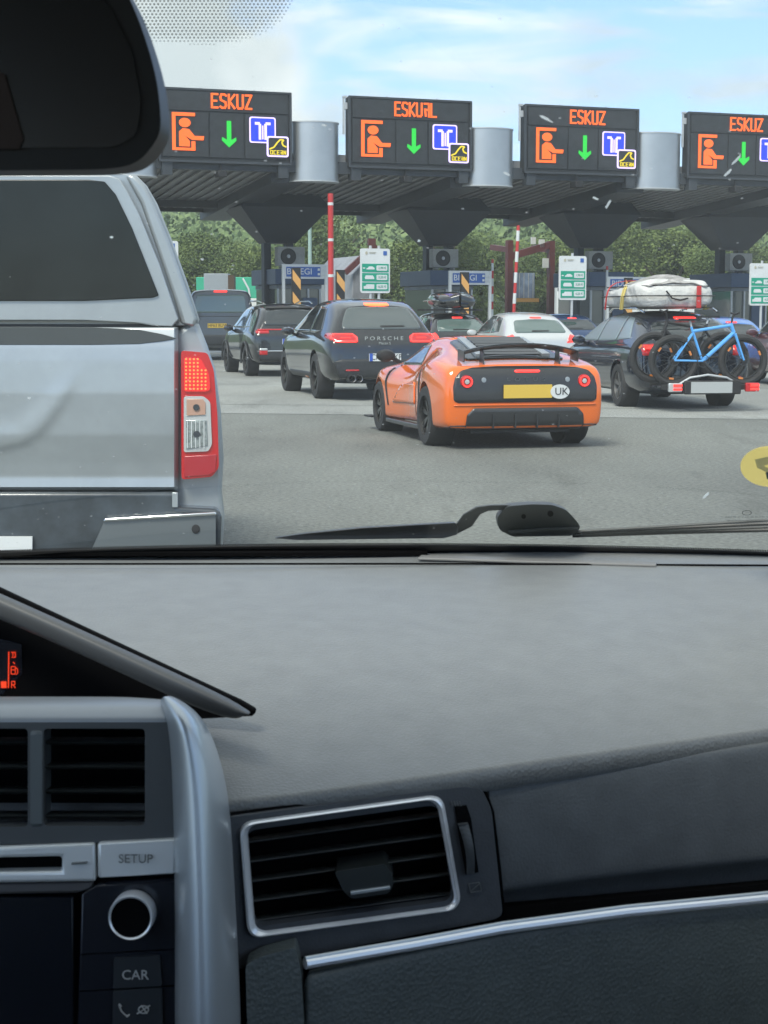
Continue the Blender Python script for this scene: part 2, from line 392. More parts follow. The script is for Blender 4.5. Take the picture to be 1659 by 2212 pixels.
# ------------------------------------------------------------ toll plaza frame: a along the row, b away from us
PO = Vector((-4.6, 49.0, 0)); TH = R(20); E1 = Vector((math.cos(TH), math.sin(TH), 0)); E2 = Vector((-math.sin(TH), math.cos(TH), 0))
PP = 5.69
def PL(a, b, z=0): return PO + E1 * a + E2 * b + Vector((0, 0, z))
def pa(u, b):
    k = (u - CU) / F; d = ray(u, 680); k = d.x / d.y
    # PO.x + E1.x a + E2.x b = k (PO.y + E1.y a + E2.y b)
    return (k * (PO.y + E2.y * b) - PO.x - E2.x * b) / (E1.x - k * E1.y)
def pz(u, v, b):
    a = pa(u, b); Y = (PO + E1 * a + E2 * b).y; return at(u, v, Y).z

# canopy
can = empty('toll_canopy', PL(PP * 1.5, 4), TH, 'long dark canopy roof with ribbed underside spanning the toll lanes', 'canopy')
def CL(a, b, z): return Vector((a - PP * 1.5, b - 4, z))       # into the canopy's own frame
ZF, ZB, BD = 5.62, 5.0, 8.6
def zr(b): return ZF + (ZB - ZF) * b / BD
A0, A1 = -13, 26
mb = MB(); mb.add([CL(A0, .2, zr(0) + .02), CL(A1, .2, zr(0) + .02), CL(A1, BD, ZB + .02), CL(A0, BD, ZB + .02), CL(A0, .2, zr(0) + .5), CL(A1, .2, zr(0) + .5), CL(A1, BD, ZB + .3), CL(A0, BD, ZB + .3)],
   [(0, 1, 2, 3), (4, 7, 6, 5), (0, 4, 5, 1), (1, 5, 6, 2), (2, 6, 7, 3), (3, 7, 4, 0)])
mb.build('roof', 'roof_sheet', can, smooth=False)
mb = MB(); a = A0 + .2
while a < A1:
    mb.bar(CL(a, .3, zr(.3) - .03), CL(a, BD - .1, zr(BD - .1) + .01), .12, .04); a += .34
mb.build('roof_ribs', 'roof_sheet', can, smooth=False)
mb = MB(); mb.box(CL(6.5, BD + .06, ZB + .12), (A1 - A0, .12, .5)); mb.build('rear_fascia', 'dark_metal', can, smooth=False)
mb = MB(); mb.box(CL(6.5, .1, 5.72), (A1 - A0, .2, .34)); mb.build('front_fascia', 'dark_metal', can, smooth=False)
mb = MB()
mb.box(CL(6.5, BD * .78, zr(BD * .78) - .12), (A1 - A0, .14, .24)); mb.build('purlin', 'dark_metal', can, smooth=False)
for k in range(-1, 5):
    ac = pa(600, 5.6) + PP * k
    g0, g1 = pa(588, .3) + PP * k, pa(655, .3) + PP * k
    g_ = MB(); g_.add([CL(g0, .3, 5.60), CL(g1, .3, 5.60), CL(g1, BD + .5, 4.95), CL(g0, BD + .5, 4.95), CL(g0, .3, 5.26), CL(g1, .3, 5.26), CL(g1, BD + .5, 4.62), CL(g0, BD + .5, 4.62)],
       [(0, 3, 2, 1), (4, 5, 6, 7), (0, 1, 5, 4), (1, 2, 6, 5), (2, 3, 7, 6), (3, 0, 4, 7)])
    g_.build('girder', 'dark_metal', can, smooth=False)
    h_ = MB(); t0, t1, zt, zm, z0 = 1.35, .5, 5.28, 4.85, 3.72
    lv = [(zt, 1.15, .9), (zm, 1.5, 1.05), (z0, .50, .44)]
    vs = []; 
    for z, w, d in lv: vs += [CL(ac - w, 5.6 - d, z), CL(ac + w, 5.6 - d, z), CL(ac + w, 5.6 + d, z), CL(ac - w, 5.6 + d, z)]
    fs = [(0, 1, 2, 3), (8, 11, 10, 9)]
    for q in (0, 4): fs += [(q + i, q + (i + 1) % 4, q + 4 + (i + 1) % 4, q + 4 + i) for i in range(4)]
    h_.add(vs, fs); h_.build('column_head', 'steel_blue', can, smooth=False)
    for s in (-1, 1):
        c_ = MB(); c_.box(CL(ac + s * .38, 5.6, 2.0), (.24, .34, 4.0)); c_.box(CL(ac + s * .38, 5.6, .2), (.34, .44, .4)); c_.build('column', 'steel_blue', can, smooth=False, bevel=.01)
SB = math.pi
# lane boards
ST = {'E': [[(1, 0), (0, 0), (0, 1), (1, 1)], [(0, .5), (.8, .5)]], 'S': [[(0, .08), (.3, 0), (.8, 0), (1, .2), (.9, .42), (.1, .58), (0, .8), (.2, 1), (.7, 1), (1, .92)]],
      'K': [[(0, 0), (0, 1)], [(1, 1), (.1, .5), (1, 0)]], 'U': [[(0, 1), (0, .12), (.2, 0), (.8, 0), (1, .12), (1, 1)]], 'Z': [[(0, 1), (1, 1), (0, 0), (1, 0)]],
      'L': [[(0, 1), (0, 0), (1, 0)]], 'A': [[(.1, 1), (.9, 1), (1, .85), (1, 0)], [(.2, .55), (1, .5)], [(.2, .55), (.35, .05)]], 'O': [[(0, 0), (0, 1), (1, 1), (1, 0), (0, 0)]], 'C': [[(1, 1), (0, 1), (0, 0), (1, 0)]],
      'N': [[(0, 0), (0, 1), (1, 0), (1, 1)]]}
def strokes(mb, s, x, z, w, h, gap, t, y):
    for ch in s:
        for pl in ST[ch]:
            for (p, q) in zip(pl, pl[1:]):
                a = Vector((x + p[0] * w, y, z + p[1] * h)); b = Vector((x + q[0] * w, y, z + q[1] * h)); d = (b - a).normalized() * t * .45
                mb.bar(a - d, b + d, t, .02, up=(0, 1, 0))
        x += w + gap
def board(k, word, label):
    W_, H_ = 3.9, 2.2
    r = empty('lane_sign', PL(PP * k, -.1, 5.74), TH, label, 'electronic sign', 'lane signs on the toll canopy'); r.scale = (1, 1, .935)
    mb = MB(); mb.box((0, .12, H_ / 2), (W_, .34, H_)); mb.build('cabinet', 'board_dark', r, smooth=False, bevel=.02)
    fr = MB()
    fr.box((0, -.075, .02), (W_ + .03, .06, .07)); fr.box((0, -.075, H_ - .02), (W_ + .03, .06, .06))
    for s in (-1, 1): fr.box((s * (W_ / 2 - .01), -.075, H_ / 2), (.06, .06, H_ - .1))
    fr.build('frame', 'dark_metal', r, smooth=False)
    for x0, x1, z0, z1 in ((-1.85, 1.85, 1.55, 2.14), (-1.85, -.52, .16, 1.5), (-.47, .52, .16, 1.5), (.57, 1.85, .16, 1.5)):
        p = MB(); p.box(((x0 + x1) / 2, -.065, (z0 + z1) / 2), (x1 - x0, .03, z1 - z0)); p.build('display_panel', 'board_mid', r, smooth=False)
    X = lambda x: x - W_ / 2
    y = -.095
    mb = MB()
    if word == 'ESKUAL': strokes(mb, 'ESKUAL', X(1.44), 1.66, .155, .40, .075, .058, y)
    else: strokes(mb, word, X(1.54), 1.66, .165, .40, .085, .06, y)
    mb.build('lane_word', 'led_orange', r, smooth=False)
    F_ = lambda a, b: Vector((a, y - .01, b)); T = (0, .02, 0)
    mb = MB()   # toll keeper in a booth
    mb.prism([(X(.37), .34), (X(1.04), .34), (X(1.04), .62), (X(.93), .62), (X(.93), .42), (X(.47), .42), (X(.47), 1.37), (X(1.04), 1.37), (X(1.04), 1.47), (X(.37), 1.47)][::-1], F_, thick=T)
    mb.prism(ell(X(.74), 1.17, .17, .14, 16), F_, thick=T)
    mb.prism([(X(.57), .46), (X(.88), .46), (X(.88), .62), (X(.74), .78), (X(.95), .66), (X(1.28), .66), (X(1.3), .78), (X(1.02), .78), (X(.86), .98), (X(.68), 1.0), (X(.57), .9)], F_, thick=T)
    mb.build('attendant_symbol', 'led_orange', r, smooth=False)
    mb = MB(); mb.prism([(X(1.97), 1.27), (X(2.1), 1.27), (X(2.1), .7), (X(2.24), .78), (X(2.25), .68), (X(2.035), .47), (X(1.82), .68), (X(1.83), .78), (X(1.97), .7)], F_, thick=T)
    mb.build('green_arrow', 'led_green', r, smooth=False)
    sq = fillet(rect(X(2.64), .64, X(3.43), 1.43), .08)
    mb = MB(); mb.prism(sq, F_, thick=T); q = mb.build('tag_sign', 'led_lilac', r, smooth=False)
    mb = MB(); mb.prism(fillet(rect(X(2.68), .68, X(3.39), 1.39), .06), lambda a, b: Vector((a, y - .016, b)), thick=(0, .006, 0)); mb.build('blue_field', 'led_blue', q, smooth=False)
    mb = MB()
    for sgn in (-1, 1):
        c_ = X(3.035); mb.box((c_ + sgn * .085, y - .022, .98), (.075, .01, .48)); mb.box((c_ + sgn * .16, y - .022, 1.23), (.15, .01, .085)); 
    mb.box((X(3.035), y - .022, .96), (.04, .01, .42))
    mb.build('letter_shape', 'led_lilac', q, smooth=False)
    mb = MB(); o1 = fillet(rect(X(3.15), .23, X(3.81), .86), .08); mb.prism(o1, lambda a, b: Vector((a, y - .03, b)), thick=(0, .02, 0)); q = mb.build('wave_sign', 'led_lilac', r, smooth=False)
    mb = MB(); mb.prism(fillet(rect(X(3.2), .28, X(3.76), .81), .05), lambda a, b: Vector((a, y - .036, b)), thick=(0, .006, 0)); mb.build('wave_field', 'board_mid', q, smooth=False)
    mb = MB()
    pl = [(3.22, .46), (3.36, .52), (3.46, .66), (3.55, .76), (3.66, .75), (3.6, .68), (3.64, .58), (3.74, .54)]
    for (p, p2) in zip(pl, pl[1:]): mb.bar((X(p[0]), y - .04, p[1]), (X(p2[0]), y - .04, p2[1]), .045, .012, up=(0, 1, 0))
    strokes(mb, 'OCEAN', X(3.26), .31, .06, .11, .04, .022, y - .04)
    mb.build('wave_symbol', 'led_yellow', q, smooth=False)
    mb = MB(); mb.box((-W_ / 2 - .1, .05, H_ - .02), (.12, .1, .06)); mb.box((-W_ / 2 - .13, .05, H_ - .6), (.05, .06, 1.15)); mb.box((-W_ / 2 - .08, .05, H_ - .3), (.1, .12, .2)); mb.build('side_bracket', 'galv', r, smooth=False)
    for x in (-.7, .9):
        mb = MB(); mb.tube([(x, .1, H_), (x, .1, H_ + .07)], .02); mb.build('lifting_eye', 'galv', r)
    for x in (-1.72, 1.72):
        mb = MB(); mb.box((x, .1, -.2), (.3, .3, .4)); mb.build('support_leg', 'dark_metal', r, smooth=False)
    # lane camera hung beneath
    c = empty('lane_camera', PL(PP * k - .15, -.1, 5.62), TH, label.split(' reading')[0] and ('small dark camera box hanging under the ' + ['leftmost', 'second', 'third', 'fourth'][k] + ' lane sign'), 'camera', 'lane cameras under the signs')
    mb = MB(); mb.tube([(0, 0, .1), (0, 0, -.12)], .03); mb.build('stem', 'black', c)
    mb = MB(); mb.box((0, -.02, -.2), (.26, .42, .18)); mb.build('housing', 'black', c, bevel=.02)
board(0, 'ESKUZ', 'dark lane sign reading ESKUZ, leftmost of the four, nearest the rear view mirror')
board(1, 'ESKUAL', 'dark lane sign whose orange word is garbled to ESKUAL')
board(2, 'ESKUZ', 'dark lane sign reading ESKUZ, third from the left above the white hatchback')
board(3, 'ESKUZ', 'dark lane sign reading ESKUZ, cut by the right edge of the photo')
for k, (u0, u1) in enumerate(((248, 352), (638, 743), (1011, 1117), (1370, 1476))):
    um = (u0 + u1) / 2; a = pa(um, -.2); rad = (pa(u1, -.2) - pa(u0, -.2)) / 2
    zt = pz(um, [246, 262, 276, 286][k], -.2); zb_ = pz(um, [380, 392, 402, 408][k], -.2)
    r = empty('metal_drum', PL(a, .45, zb_), TH, ['half hidden curved metal drum beside the rear view mirror', 'curved silver metal drum between the first and second lane signs', 'curved silver metal drum between the second and third lane signs', 'curved silver metal drum between the third and fourth lane signs'][k], 'cladding drum', 'silver drums between the lane signs')
    mb = MB(); n = 28; pts = [(-rad * math.cos(math.pi * i / n), -.78 * math.sin(math.pi * i / n) ** .8) for i in range(n + 1)]
    rows = []
    for z in (0, .03, (zt - zb_) / 2, zt - zb_ - .03, zt - zb_): rows.append([Vector((x, y, z)) for x, y in pts])
    mb.grid(rows); mb.add([Vector((x, y, zt - zb_)) for x, y in pts], [tuple(range(n + 1))]); mb.add([Vector((x, y, 0)) for x, y in pts], [tuple(range(n + 1))])
    mb.build('shell', 'aluminium', r)
    for z in (.015, zt - zb_ - .015):
        mb = MB()
        for (p, q) in zip(pts, pts[1:]): mb.bar((p[0] * 1.01, p[1] * 1.01, z), (q[0] * 1.01, q[1] * 1.01, z), .02, .035)
        mb.build('rim', 'galv', r, smooth=False)

# booths, gate frames, air conditioners, striped posts, price signs, barriers
ORD = ['first', 'second', 'third', 'fourth']
def booth(k):
    bb = 5.2; a = pa([640, 966, 1302, 1600][k], bb)
    r = empty('toll_booth', PL(a, bb), TH, ['dark blue toll booth left of the red barrier pole', 'dark toll booth behind the roof box car', 'dark toll booth behind the third price sign', 'dark blue toll booth at the right behind the bikes'][k], 'toll booth', 'toll booths')
    mb = MB(); mb.box((-.1, .6, .55), (1.5, 2.6, 1.1)); mb.box((-.1, .6, 2.3), (1.5, 2.6, .12)); 
    mb.build('cabin', 'booth_wall', r, smooth=False)
    mb = MB(); mb.box((-.1, .6, 2.62), (1.7, 2.9, .5)); mb.build('roof', 'booth_blue', r, smooth=False, bevel=.02)
    for x in (-.82, -.3, .2, .6):
        mb = MB(); mb.box((x, -.68, 1.66), (.06, .06, 1.16)); mb.build('mullion', 'galv', r, smooth=False)
    mb = MB(); mb.box((-.1, -.62, 1.66), (1.44, .03, 1.14)); mb.box((-.82, .6, 1.66), (.03, 2.5, 1.14)); mb.build('glazing', 'glass_grey', r, smooth=False)
    mb = MB(); mb.box((.25, -.7, 1.0), (.5, .03, 1.9)); mb.build('door', 'booth_blue', r, smooth=False)
    # island
    isl = MB(); isl.box((0, 0, 0), (1.9, 15, .15)); o = isl.build('traffic_island', 'concrete', None, smooth=False, bevel=.04)
    o.location = PL(a, 3, .075); o.rotation_euler.z = TH; tag(o, kind='structure')
    # air conditioner
    zc = pz([621, 951, 1283, 1583][k], 548, bb); ac = pa([621, 951, 1283, 1583][k], bb)
    c = empty('air_conditioner', PL(ac, bb - .3, 2.9), TH, 'outdoor air conditioner box with round fan on the ' + ORD[k] + ' booth roof from the left', 'air conditioner', 'air conditioners on the booth roofs')
    mb = MB(); mb.box((0, 0, .38), (.92, .36, .62)); mb.box((-.3, 0, .03), (.08, .36, .06)); mb.box((.3, 0, .03), (.08, .36, .06)); mb.build('casing', 'cream' if k < 0 else mat('ac_case', (.30, .30, .28), .6, noise=3, var=.15), c, smooth=False, bevel=.02)
    mb = MB(); mb.lathe([(.0, -.19), (.24, -.19), (.25, -.21), (.26, -.19), (.26, -.17)], 28, 'y', (-.1, 0, .38)); mb.build('fan_grille', 'black', c)
    mb = MB(); mb.lathe([(0, -.23), (.05, -.225), (.06, -.2)], 16, 'y', (-.1, 0, .38)); mb.build('fan_hub', 'galv', c)
for k in range(4): booth(k)
def gate(k):
    b = 2.2; u0, u1 = ((610, 707), (969, 1060), (1309, 1397), (1662, 1745))[k]; a0, a1 = pa(u0, b), pa(u1, b); am = (a0 + a1) / 2; w = a1 - a0
    zt = pz((u0 + u1) / 2, [571, 585, 598, 610][k], b)
    r = empty('gate_frame', PL(am, b), TH, 'white framed walk-through with blue lettered header at the ' + ORD[k] + ' booth from the left', 'gate frame', 'white frames with blue headers')
    for s in (-1, 1):
        mb = MB(); mb.box((s * (w / 2 - .04), 0, zt / 2), (.08, .1, zt)); mb.build('post', 'white_paint', r, smooth=False)
    mb = MB(); mb.box((0, 0, zt - .22), (w - .17, .08, .44)); mb.build('header', 'white_paint', r, smooth=False)
    mb = MB(); mb.box((-.06, -.05, zt - .23), (w - .36, .03, .3)); mb.build('blue_strip', 'blue_sign', r, smooth=False)
    text('lettering', 'BIDEGI', .27, 'white_paint', r, (-w * .13, -.07, zt - .23), (R(90), 0, 0), ext=.004)
    mb = MB()
    for i in range(3):
        for j in range(2): mb.box((w * .3 + i * .1, -.07, zt - .3 + j * .14), (.07, .01, .07))
    mb.build('logo_squares', 'white_paint', r, smooth=False)
for k in range(4): gate(k)
def striped(u, v0, k, b=.6):
    a = pa(u, b); zt = pz(u, v0, b)
    r = empty('striped_post', PL(a, b), TH, k, 'warning post', 'black and orange striped warning posts')
    mb = MB(); mb.box((0, 0, zt / 2), (.26, .12, zt)); mb.build('post', 'black', r, smooth=False)
    mb = MB(); z = zt - .05
    while z > .5:
        mb.prism([(-.125, z), (.125, z - .32), (.125, z - .62), (-.125, z - .3)], lambda p, q: Vector((p, -.065, q)), thick=(0, .006, 0)); z -= .66
    mb.build('stripes', 'stripe_yellow', r, smooth=False)
striped(640, 578, 'striped post standing left of the thick red barrier pole')
striped(735, 583, 'striped post standing right of the thick red barrier pole')
striped(1003, 588, 'striped post at the second booth, behind the roof box car')
striped(1356, 600, 'striped post in front of the BIDEGI header above the roof bag')
def price(k):
    b = -5; u = (352, 810, 1235.5, 1644)[k]; a = pa(u, b); v0, v1 = ((520, 618), (537, 633), (553, 648), (569, 660))[k]
    zt, zb_ = pz(u, v0, b), pz(u, v1, b); w = .84; h = zt - zb_
    r = empty('price_sign', PL(a, b), TH, ['price sign half hidden behind the silver pickup', 'white and green price sign beside the thick red barrier pole', 'white and green price sign above the white hatchback', 'white and green price sign at the right edge above the bikes'][k], 'price sign', 'toll price signs on posts')
    mb = MB(); mb.prism(fillet(rect(-w / 2, zb_, w / 2, zt), .07), lambda x, z: Vector((x, -.03, z)), thick=(0, .05, 0)); mb.build('panel', 'white_paint', r)
    for i in range(3):
        z = zb_ + .06 + i * (h * .21); s = MB(); s.box((0, -.035, z + h * .095), (w * .9, .012, h * .185)); s.build('green_band', 'green_sign', r, smooth=False)
        s = MB(); s.prism(fillet(rect(.03, z + .04, w * .4, z + h * .15), .03), lambda x, q: Vector((x, -.046, q)), thick=(0, .006, 0)); s.build('price_field', 'white_paint', r, smooth=False)
        text('price', ['6,25 €', '3,20 €', '1,90 €'][i], .085, 'green_sign', r, (.19, -.052, z + h * .095), (R(90), 0, 0), ext=.002)
        s = MB(); x0 = -w * .4; f = lambda x, q: Vector((x, -.046, q))
        if i == 0: s.prism([(x0, z + .05), (x0 + .3, z + .05), (x0 + .3, z + .17), (x0 + .08, z + .17), (x0 + .06, z + .13), (x0, z + .12)], f, thick=(0, .006, 0))
        elif i == 1: s.prism([(x0 + .04, z + .06), (x0 + .3, z + .06), (x0 + .3, z + .1), (x0 + .26, z + .16), (x0 + .06, z + .16), (x0 + .03, z + .1)], f, thick=(0, .006, 0))
        else: s.prism([(x0 + .08, z + .07), (x0 + .31, z + .07), (x0 + .31, z + .11), (x0 + .25, z + .15), (x0 + .15, z + .15), (x0 + .12, z + .11), (x0 + .08, z + .1)], f, thick=(0, .006, 0)); s.prism(rect(x0 - .02, z + .09, x0 + .04, z + .12), f, thick=(0, .006, 0))
        s.build('vehicle_symbol', 'white_paint', r, smooth=False)
    s = MB(); s.box((w * .33, -.036, zt - .12), (.1, .012, .11)); s.build('blue_mark', 'blue_sign', r, smooth=False)
    s = MB(); s.prism(ell(-w * .3, zt - .12, .035, .045, 12), lambda x, q: Vector((x, -.04, q)), thick=(0, .008, 0)); s.box((-w * .1, -.036, zt - .1), (.2, .01, .012)); s.box((-w * .1, -.036, zt - .13), (.16, .01, .012)); s.build('crest', 'led_yellow' if 0 else mat('crest', (.4, .38, .3), .6), r, smooth=False)
    for x in ((-.12, .12) if k == 1 else (0,)):
        s = MB(); s.tube([(x, .02, 0), (x, .02, zt + .08)], .038, 10); s.build('post', 'galv', r)
for k in range(4): price(k)
def barrier(u0, v0, u1, v1, b, rad, step, label, white=.08, red='red_paint'):
    p0 = PL(pa(u0, b), b, pz(u0, v0, b)); p1 = PL(pa(u1, b), b, .9)
    r = empty('barrier_pole', (p1.x, p1.y, 0), 0, label, 'barrier', 'raised lane barriers')
    mb = MB(); mb.box((0, .1, .5), (.32, .4, 1.0)); mb.build('drive_cabinet', 'red_paint', r, smooth=False, bevel=.02)
    o = Vector((p1.x, p1.y, 0)); q0 = p0 - o; q1 = p1 - o; mb = MB(); mb.tube([q1, q0], rad, 10); mb.build('arm', 'red_paint', r)
    L = (q0 - q1).length; d = (q0 - q1) / L; t = L - step * .25; mb = MB()
    while t > .2: mb.tube([q1 + d * t, q1 + d * (t - white)], rad * 1.05, 10); t -= step
    mb.build('white_bands', 'white_paint', r)
barrier(715, 418, 715, 700, -1.5, .082, 1.02, 'thick red raised barrier pole with thin white rings beside the first booth')
barrier(1118, 487, 1108, 720, -1.5, .05, .62, 'slim red and white banded barrier pole leaning beside the second booth', .31)
barrier(1063, 560, 1063, 720, 3, .04, .5, 'short red and white barrier tip beside the second gate frame', .25)
barrier(1310, 575, 1310, 720, 3, .04, .5, 'short red and white barrier tip beside the third gate frame', .25)
p = at(669, 452, 66); r = empty('lamp_pole', (p.x, p.y, 0), 0, 'thin pale green pole behind the first booth', 'pole')
mb = MB(); mb.tube([(0, 0, 0), (0, 0, 7)], [.09, .06], 10); mb.build('shaft', mat('pale_green', (.3, .42, .38), .5), r)
mb = MB(); mb.tube([(0, 0, 6.9), (0, -.6, 7.1)], .05); mb.box((0, -.75, 7.1), (.25, .5, .1)); mb.build('lamp_head', 'galv', r)
# red rounded crash cushion at the first island
p = PL(pa(752, -2), -2); r = empty('crash_cushion', (p.x, p.y, 0), TH, 'round ribbed red crash cushion behind the black suv', 'crash cushion')
mb = MB(); mb.lathe([(.0, 1.75), (.3, 1.7), (.6, 1.5), (.68, 1.2), (.68, .1)], 28); mb.build('drum', mat('dull_red', (.32, .04, .05), .6), r)
mb = MB()
for z, q in ((1.62, .47), (1.4, .65), (1.1, .69)): mb.lathe([(q, z), (q + .02, z + .02), (q, z + .04)], 28)
mb.build('rib', 'dark_red', r)
# roof lamps under the canopy
for k in range(4):
    a_ = PP * k - 1.7; r = empty('soffit_lamp', PL(a_, 7.6, zr(7.6) - .12), TH, 'small dark lamp fixed under the canopy rear edge behind the ' + ORD[k] + ' lane sign', 'lamp', 'lamps under the canopy')
    mb = MB(); mb.box((0, 0, -.06), (.42, .42, .18)); mb.build('housing', 'black', r, bevel=.02)
    mb = MB(); mb.box((0, 0, -.16), (.3, .3, .03)); mb.build('lens', 'glass_grey', r)

# lorries and containers beyond the booths
def lorry_green():
    p = at(490, 680, 72); r = empty('lorry_trailer', (p.x, p.y, 0), R(0), 'green and white curtain sided lorry trailer beyond the left booth', 'lorry')
    f = 72 / 3600
    mb = MB(); mb.box((1.5, 1.2, 2.55), (5.6, 2.4, .9)); mb.build('green_curtain', mat('tarp_green', (.03, .33, .2), .6, noise=2, var=.1), r, bevel=.03)
    mb = MB(); mb.box((1.5, 1.2, 1.4), (5.7, 2.44, 1.4)); mb.build('white_side', 'cream', r, bevel=.03)
    mb = MB(); mb.tube([(.7, -.02, 2.95), (.95, -.03, 2.5), (1.0, -.02, 2.15)], .04); mb.build('swoosh', 'white_paint', r)
    text('lettering', 'PZ', .6, 'white_paint', r, (2.1, -.02, 2.5), (R(90), 0, 0))
    for x in (-.7, .5, 3.4):
        mb = MB(); mb.lathe([(0, -.05), (.45, -.05), (.5, .0), (.5, .25)], 20, 'y', (x, .1, .5)); mb.build('wheel', 'rubber', r)
lorry_green()
p = at(470, 680, 62); r = empty('kiosk', (p.x, p.y, 0), 0, 'small pale grey equipment cabinet with brown edge behind the grey suv', 'cabinet')
mb = MB(); mb.box((0, 0, 1.45), (.9, .8, 2.9)); mb.build('body', mat('pale_grey', (.3, .34, .38), .5), r, bevel=.02)
mb = MB(); mb.box((.55, -.1, 1.42), (.22, .7, 2.84)); mb.build('side_post', mat('brown', (.08, .05, .03), .6), r, smooth=False)
p = at(1250, 680, 74); r = empty('white_container', (p.x + 1.0, p.y, 0), R(4), 'long white box trailer beyond the booths above the roof bag', 'trailer')
mb = MB(); mb.box((2.2, 1.2, 1.85), (8.4, 2.4, 2.3)); mb.build('box', 'white_paint', r, bevel=.04)
mb = MB(); mb.box((2.2, 1.2, .6), (8.2, 2.0, .2)); mb.build('chassis', 'black', r)
for x in (-.8, 4.6, 5.7):
    mb = MB(); mb.lathe([(0, -.05), (.45, -.05), (.5, .0), (.5, .25)], 20, 'y', (x, .1, .5)); mb.build('wheel', 'rubber', r)
def skeletal(u0, u1, v0, Y, label, full):
    p = at((u0 + u1) / 2, 680, Y); w = (u1 - u0) / F * Y; zt = at(u0, v0, Y).z
    r = empty('transporter_lorry', (p.x, p.y, 0), TH, label, 'lorry')
    for s in (-1, 1):
        mb = MB(); mb.box((s * w / 2, 0, zt / 2 + .2), (.22, .25, zt - .4)); mb.build('upright', 'dark_red', r, smooth=False)
        mb = MB(); mb.bar((s * w / 2, 0, zt - .35), (s * w / 2, 1.6, zt - .2), .2, .2); mb.build('side_rail', 'dark_red', r, smooth=False)
    mb = MB(); mb.bar((-w / 2, 0, zt - .62), (w / 2, 0, zt - .12), .22, .26); mb.build('top_beam', 'dark_red', r, smooth=False)
    if full:
        mb = MB(); mb.box((-.25, .3, zt * .6), (w * .62, .2, .95)); mb.build('load_panel', mat('load_blue', (.2, .26, .36), .5, noise=3, var=.4), r, smooth=False)
        for i in range(6):
            mb = MB(); mb.box((-.25 - w * .28 + i * w * .11, .19, zt * .6), (.03, .02, .93)); mb.build('panel_rib', 'galv', r, smooth=False)
        mb = MB(); mb.box((-.2, .1, zt * .6 - .56), (w * .7, .12, .14)); mb.build('marker_rail', 'stripe_yellow', r, smooth=False)
        mb = MB(); mb.box((.0, .5, 1.0), (w * .7, .2, .9)); mb.build('tail_board', mat('grey_dirty', (.2, .22, .22), .6, noise=3), r, smooth=False)
        mb = MB(); mb.box((.55, -.2, zt * .8), (.22, .1, .36)); mb.box((.45, -.05, zt - .1), (.2, .12, .3)); mb.box((.1, -.05, zt), (.16, .12, .26)); mb.build('lamp_cluster', 'cream', r, smooth=False)
    for s in (-1, 1):
        mb = MB(); mb.lathe([(0, -.14), (.4, -.14), (.5, -.08), (.5, .14), (.4, .16), (0, .16)], 20, 'x', (s * (w / 2 - .1), .8, .5)); mb.build('wheel', 'rubber', r)
skeletal(1095, 1193, 520, 64, 'lorry with a red open frame and blue grey panels beyond the second booth', True)
p = at(782, 680, 63); r = empty('grey_silo_lorry', (p.x, p.y, 0), TH, 'grey lorry rear with slanted red top bar behind the second price sign', 'lorry')
mb = MB(); mb.prism([(-.45, .6), (.5, .6), (.5, 3.6), (.35, 3.65), (-.35, 2.9)], lambda x, z: Vector((x, 0, z)), thick=(0, 5, 0)); mb.build('body', mat('grey_body', (.22, .23, .25), .5, noise=2), r, bevel=.03)
mb = MB(); mb.bar((-.7, -.1, 2.95), (.5, -.1, 4.0), .18, .2); mb.box((.35, -.1, 4.1), (.28, .14, .26)); mb.build('slanted_bar', 'dark_red', r, smooth=False)
for s in (-1, 1):
    mb = MB(); mb.lathe([(0, -.14), (.4, -.14), (.5, -.08), (.5, .14), (0, .16)], 20, 'x', (s * .4, .6, .5)); mb.build('wheel', 'rubber', r)

# ------------------------------------------------------------ cars
def freeze(o):
    bpy.context.view_layer.update()
    dg = bpy.context.evaluated_depsgraph_get(); me = bpy.data.meshes.new_from_object(o.evaluated_get(dg)); o.modifiers.clear(); o.data = me; return o
def loft(P):
    ys = P.get('ys', [0, .05, .22, .5, .9, 1.4, 2.0, 2.6, 3.1, 3.6, 4.05, 4.35, P['L']])
    ys = [y for y in ys if y <= P['L']]; st = []
    for y in ys:
        hw, B, T, rw, zb = lerp(P['hw'], y), lerp(P['belt'], y), lerp(P['top'], y), lerp(P['rw'], y), lerp(P['bot'], y)
        T = max(T, B + .025)
        sh = P.get('sh', .94)
        g = (T - B)
        pts = [(0, zb), (P.get('bx', .80) * hw, zb), (P.get('sx', .965) * hw, zb + P.get('sz', .09)), (hw, zb + .52 * (B - zb)), (.985 * hw, B - .055), (sh * hw, B),
               ((sh * .45 + rw * .55) * hw, B + g * .52), (rw * hw, T - min(.06, g * .4)), (rw * hw * .82, T - .012), (0, T + P.get('crown', .02))]
        fo = max(0, 1 - y / P.get('fall', 1.3))
        st.append([Vector((x, y + P['lean'][j] * fo, z)) for j, (x, z) in enumerate(pts)])
    mb = MB(); n = 10
    rows = []
    for r in st: rows.append([p.copy() for p in r] + [Vector((-p.x, p.y, p.z)) for p in r[8:0:-1]])
    mb.grid(rows, closed=True); m = len(rows[0])
    for base, rev in ((0, False), ((len(rows) - 1) * m, True)):
        Rr = lambda i: base + i; Lr = lambda i: base + (m - i) % m
        fs = [(Rr(0), Rr(1), Lr(1))] + [(Rr(i), Rr(i + 1), Lr(i + 1), Lr(i)) for i in range(1, 8)] + [(Rr(8), Rr(9), Lr(8))]
        mb.f += [f[::-1] if rev else f for f in fs]
    return mb
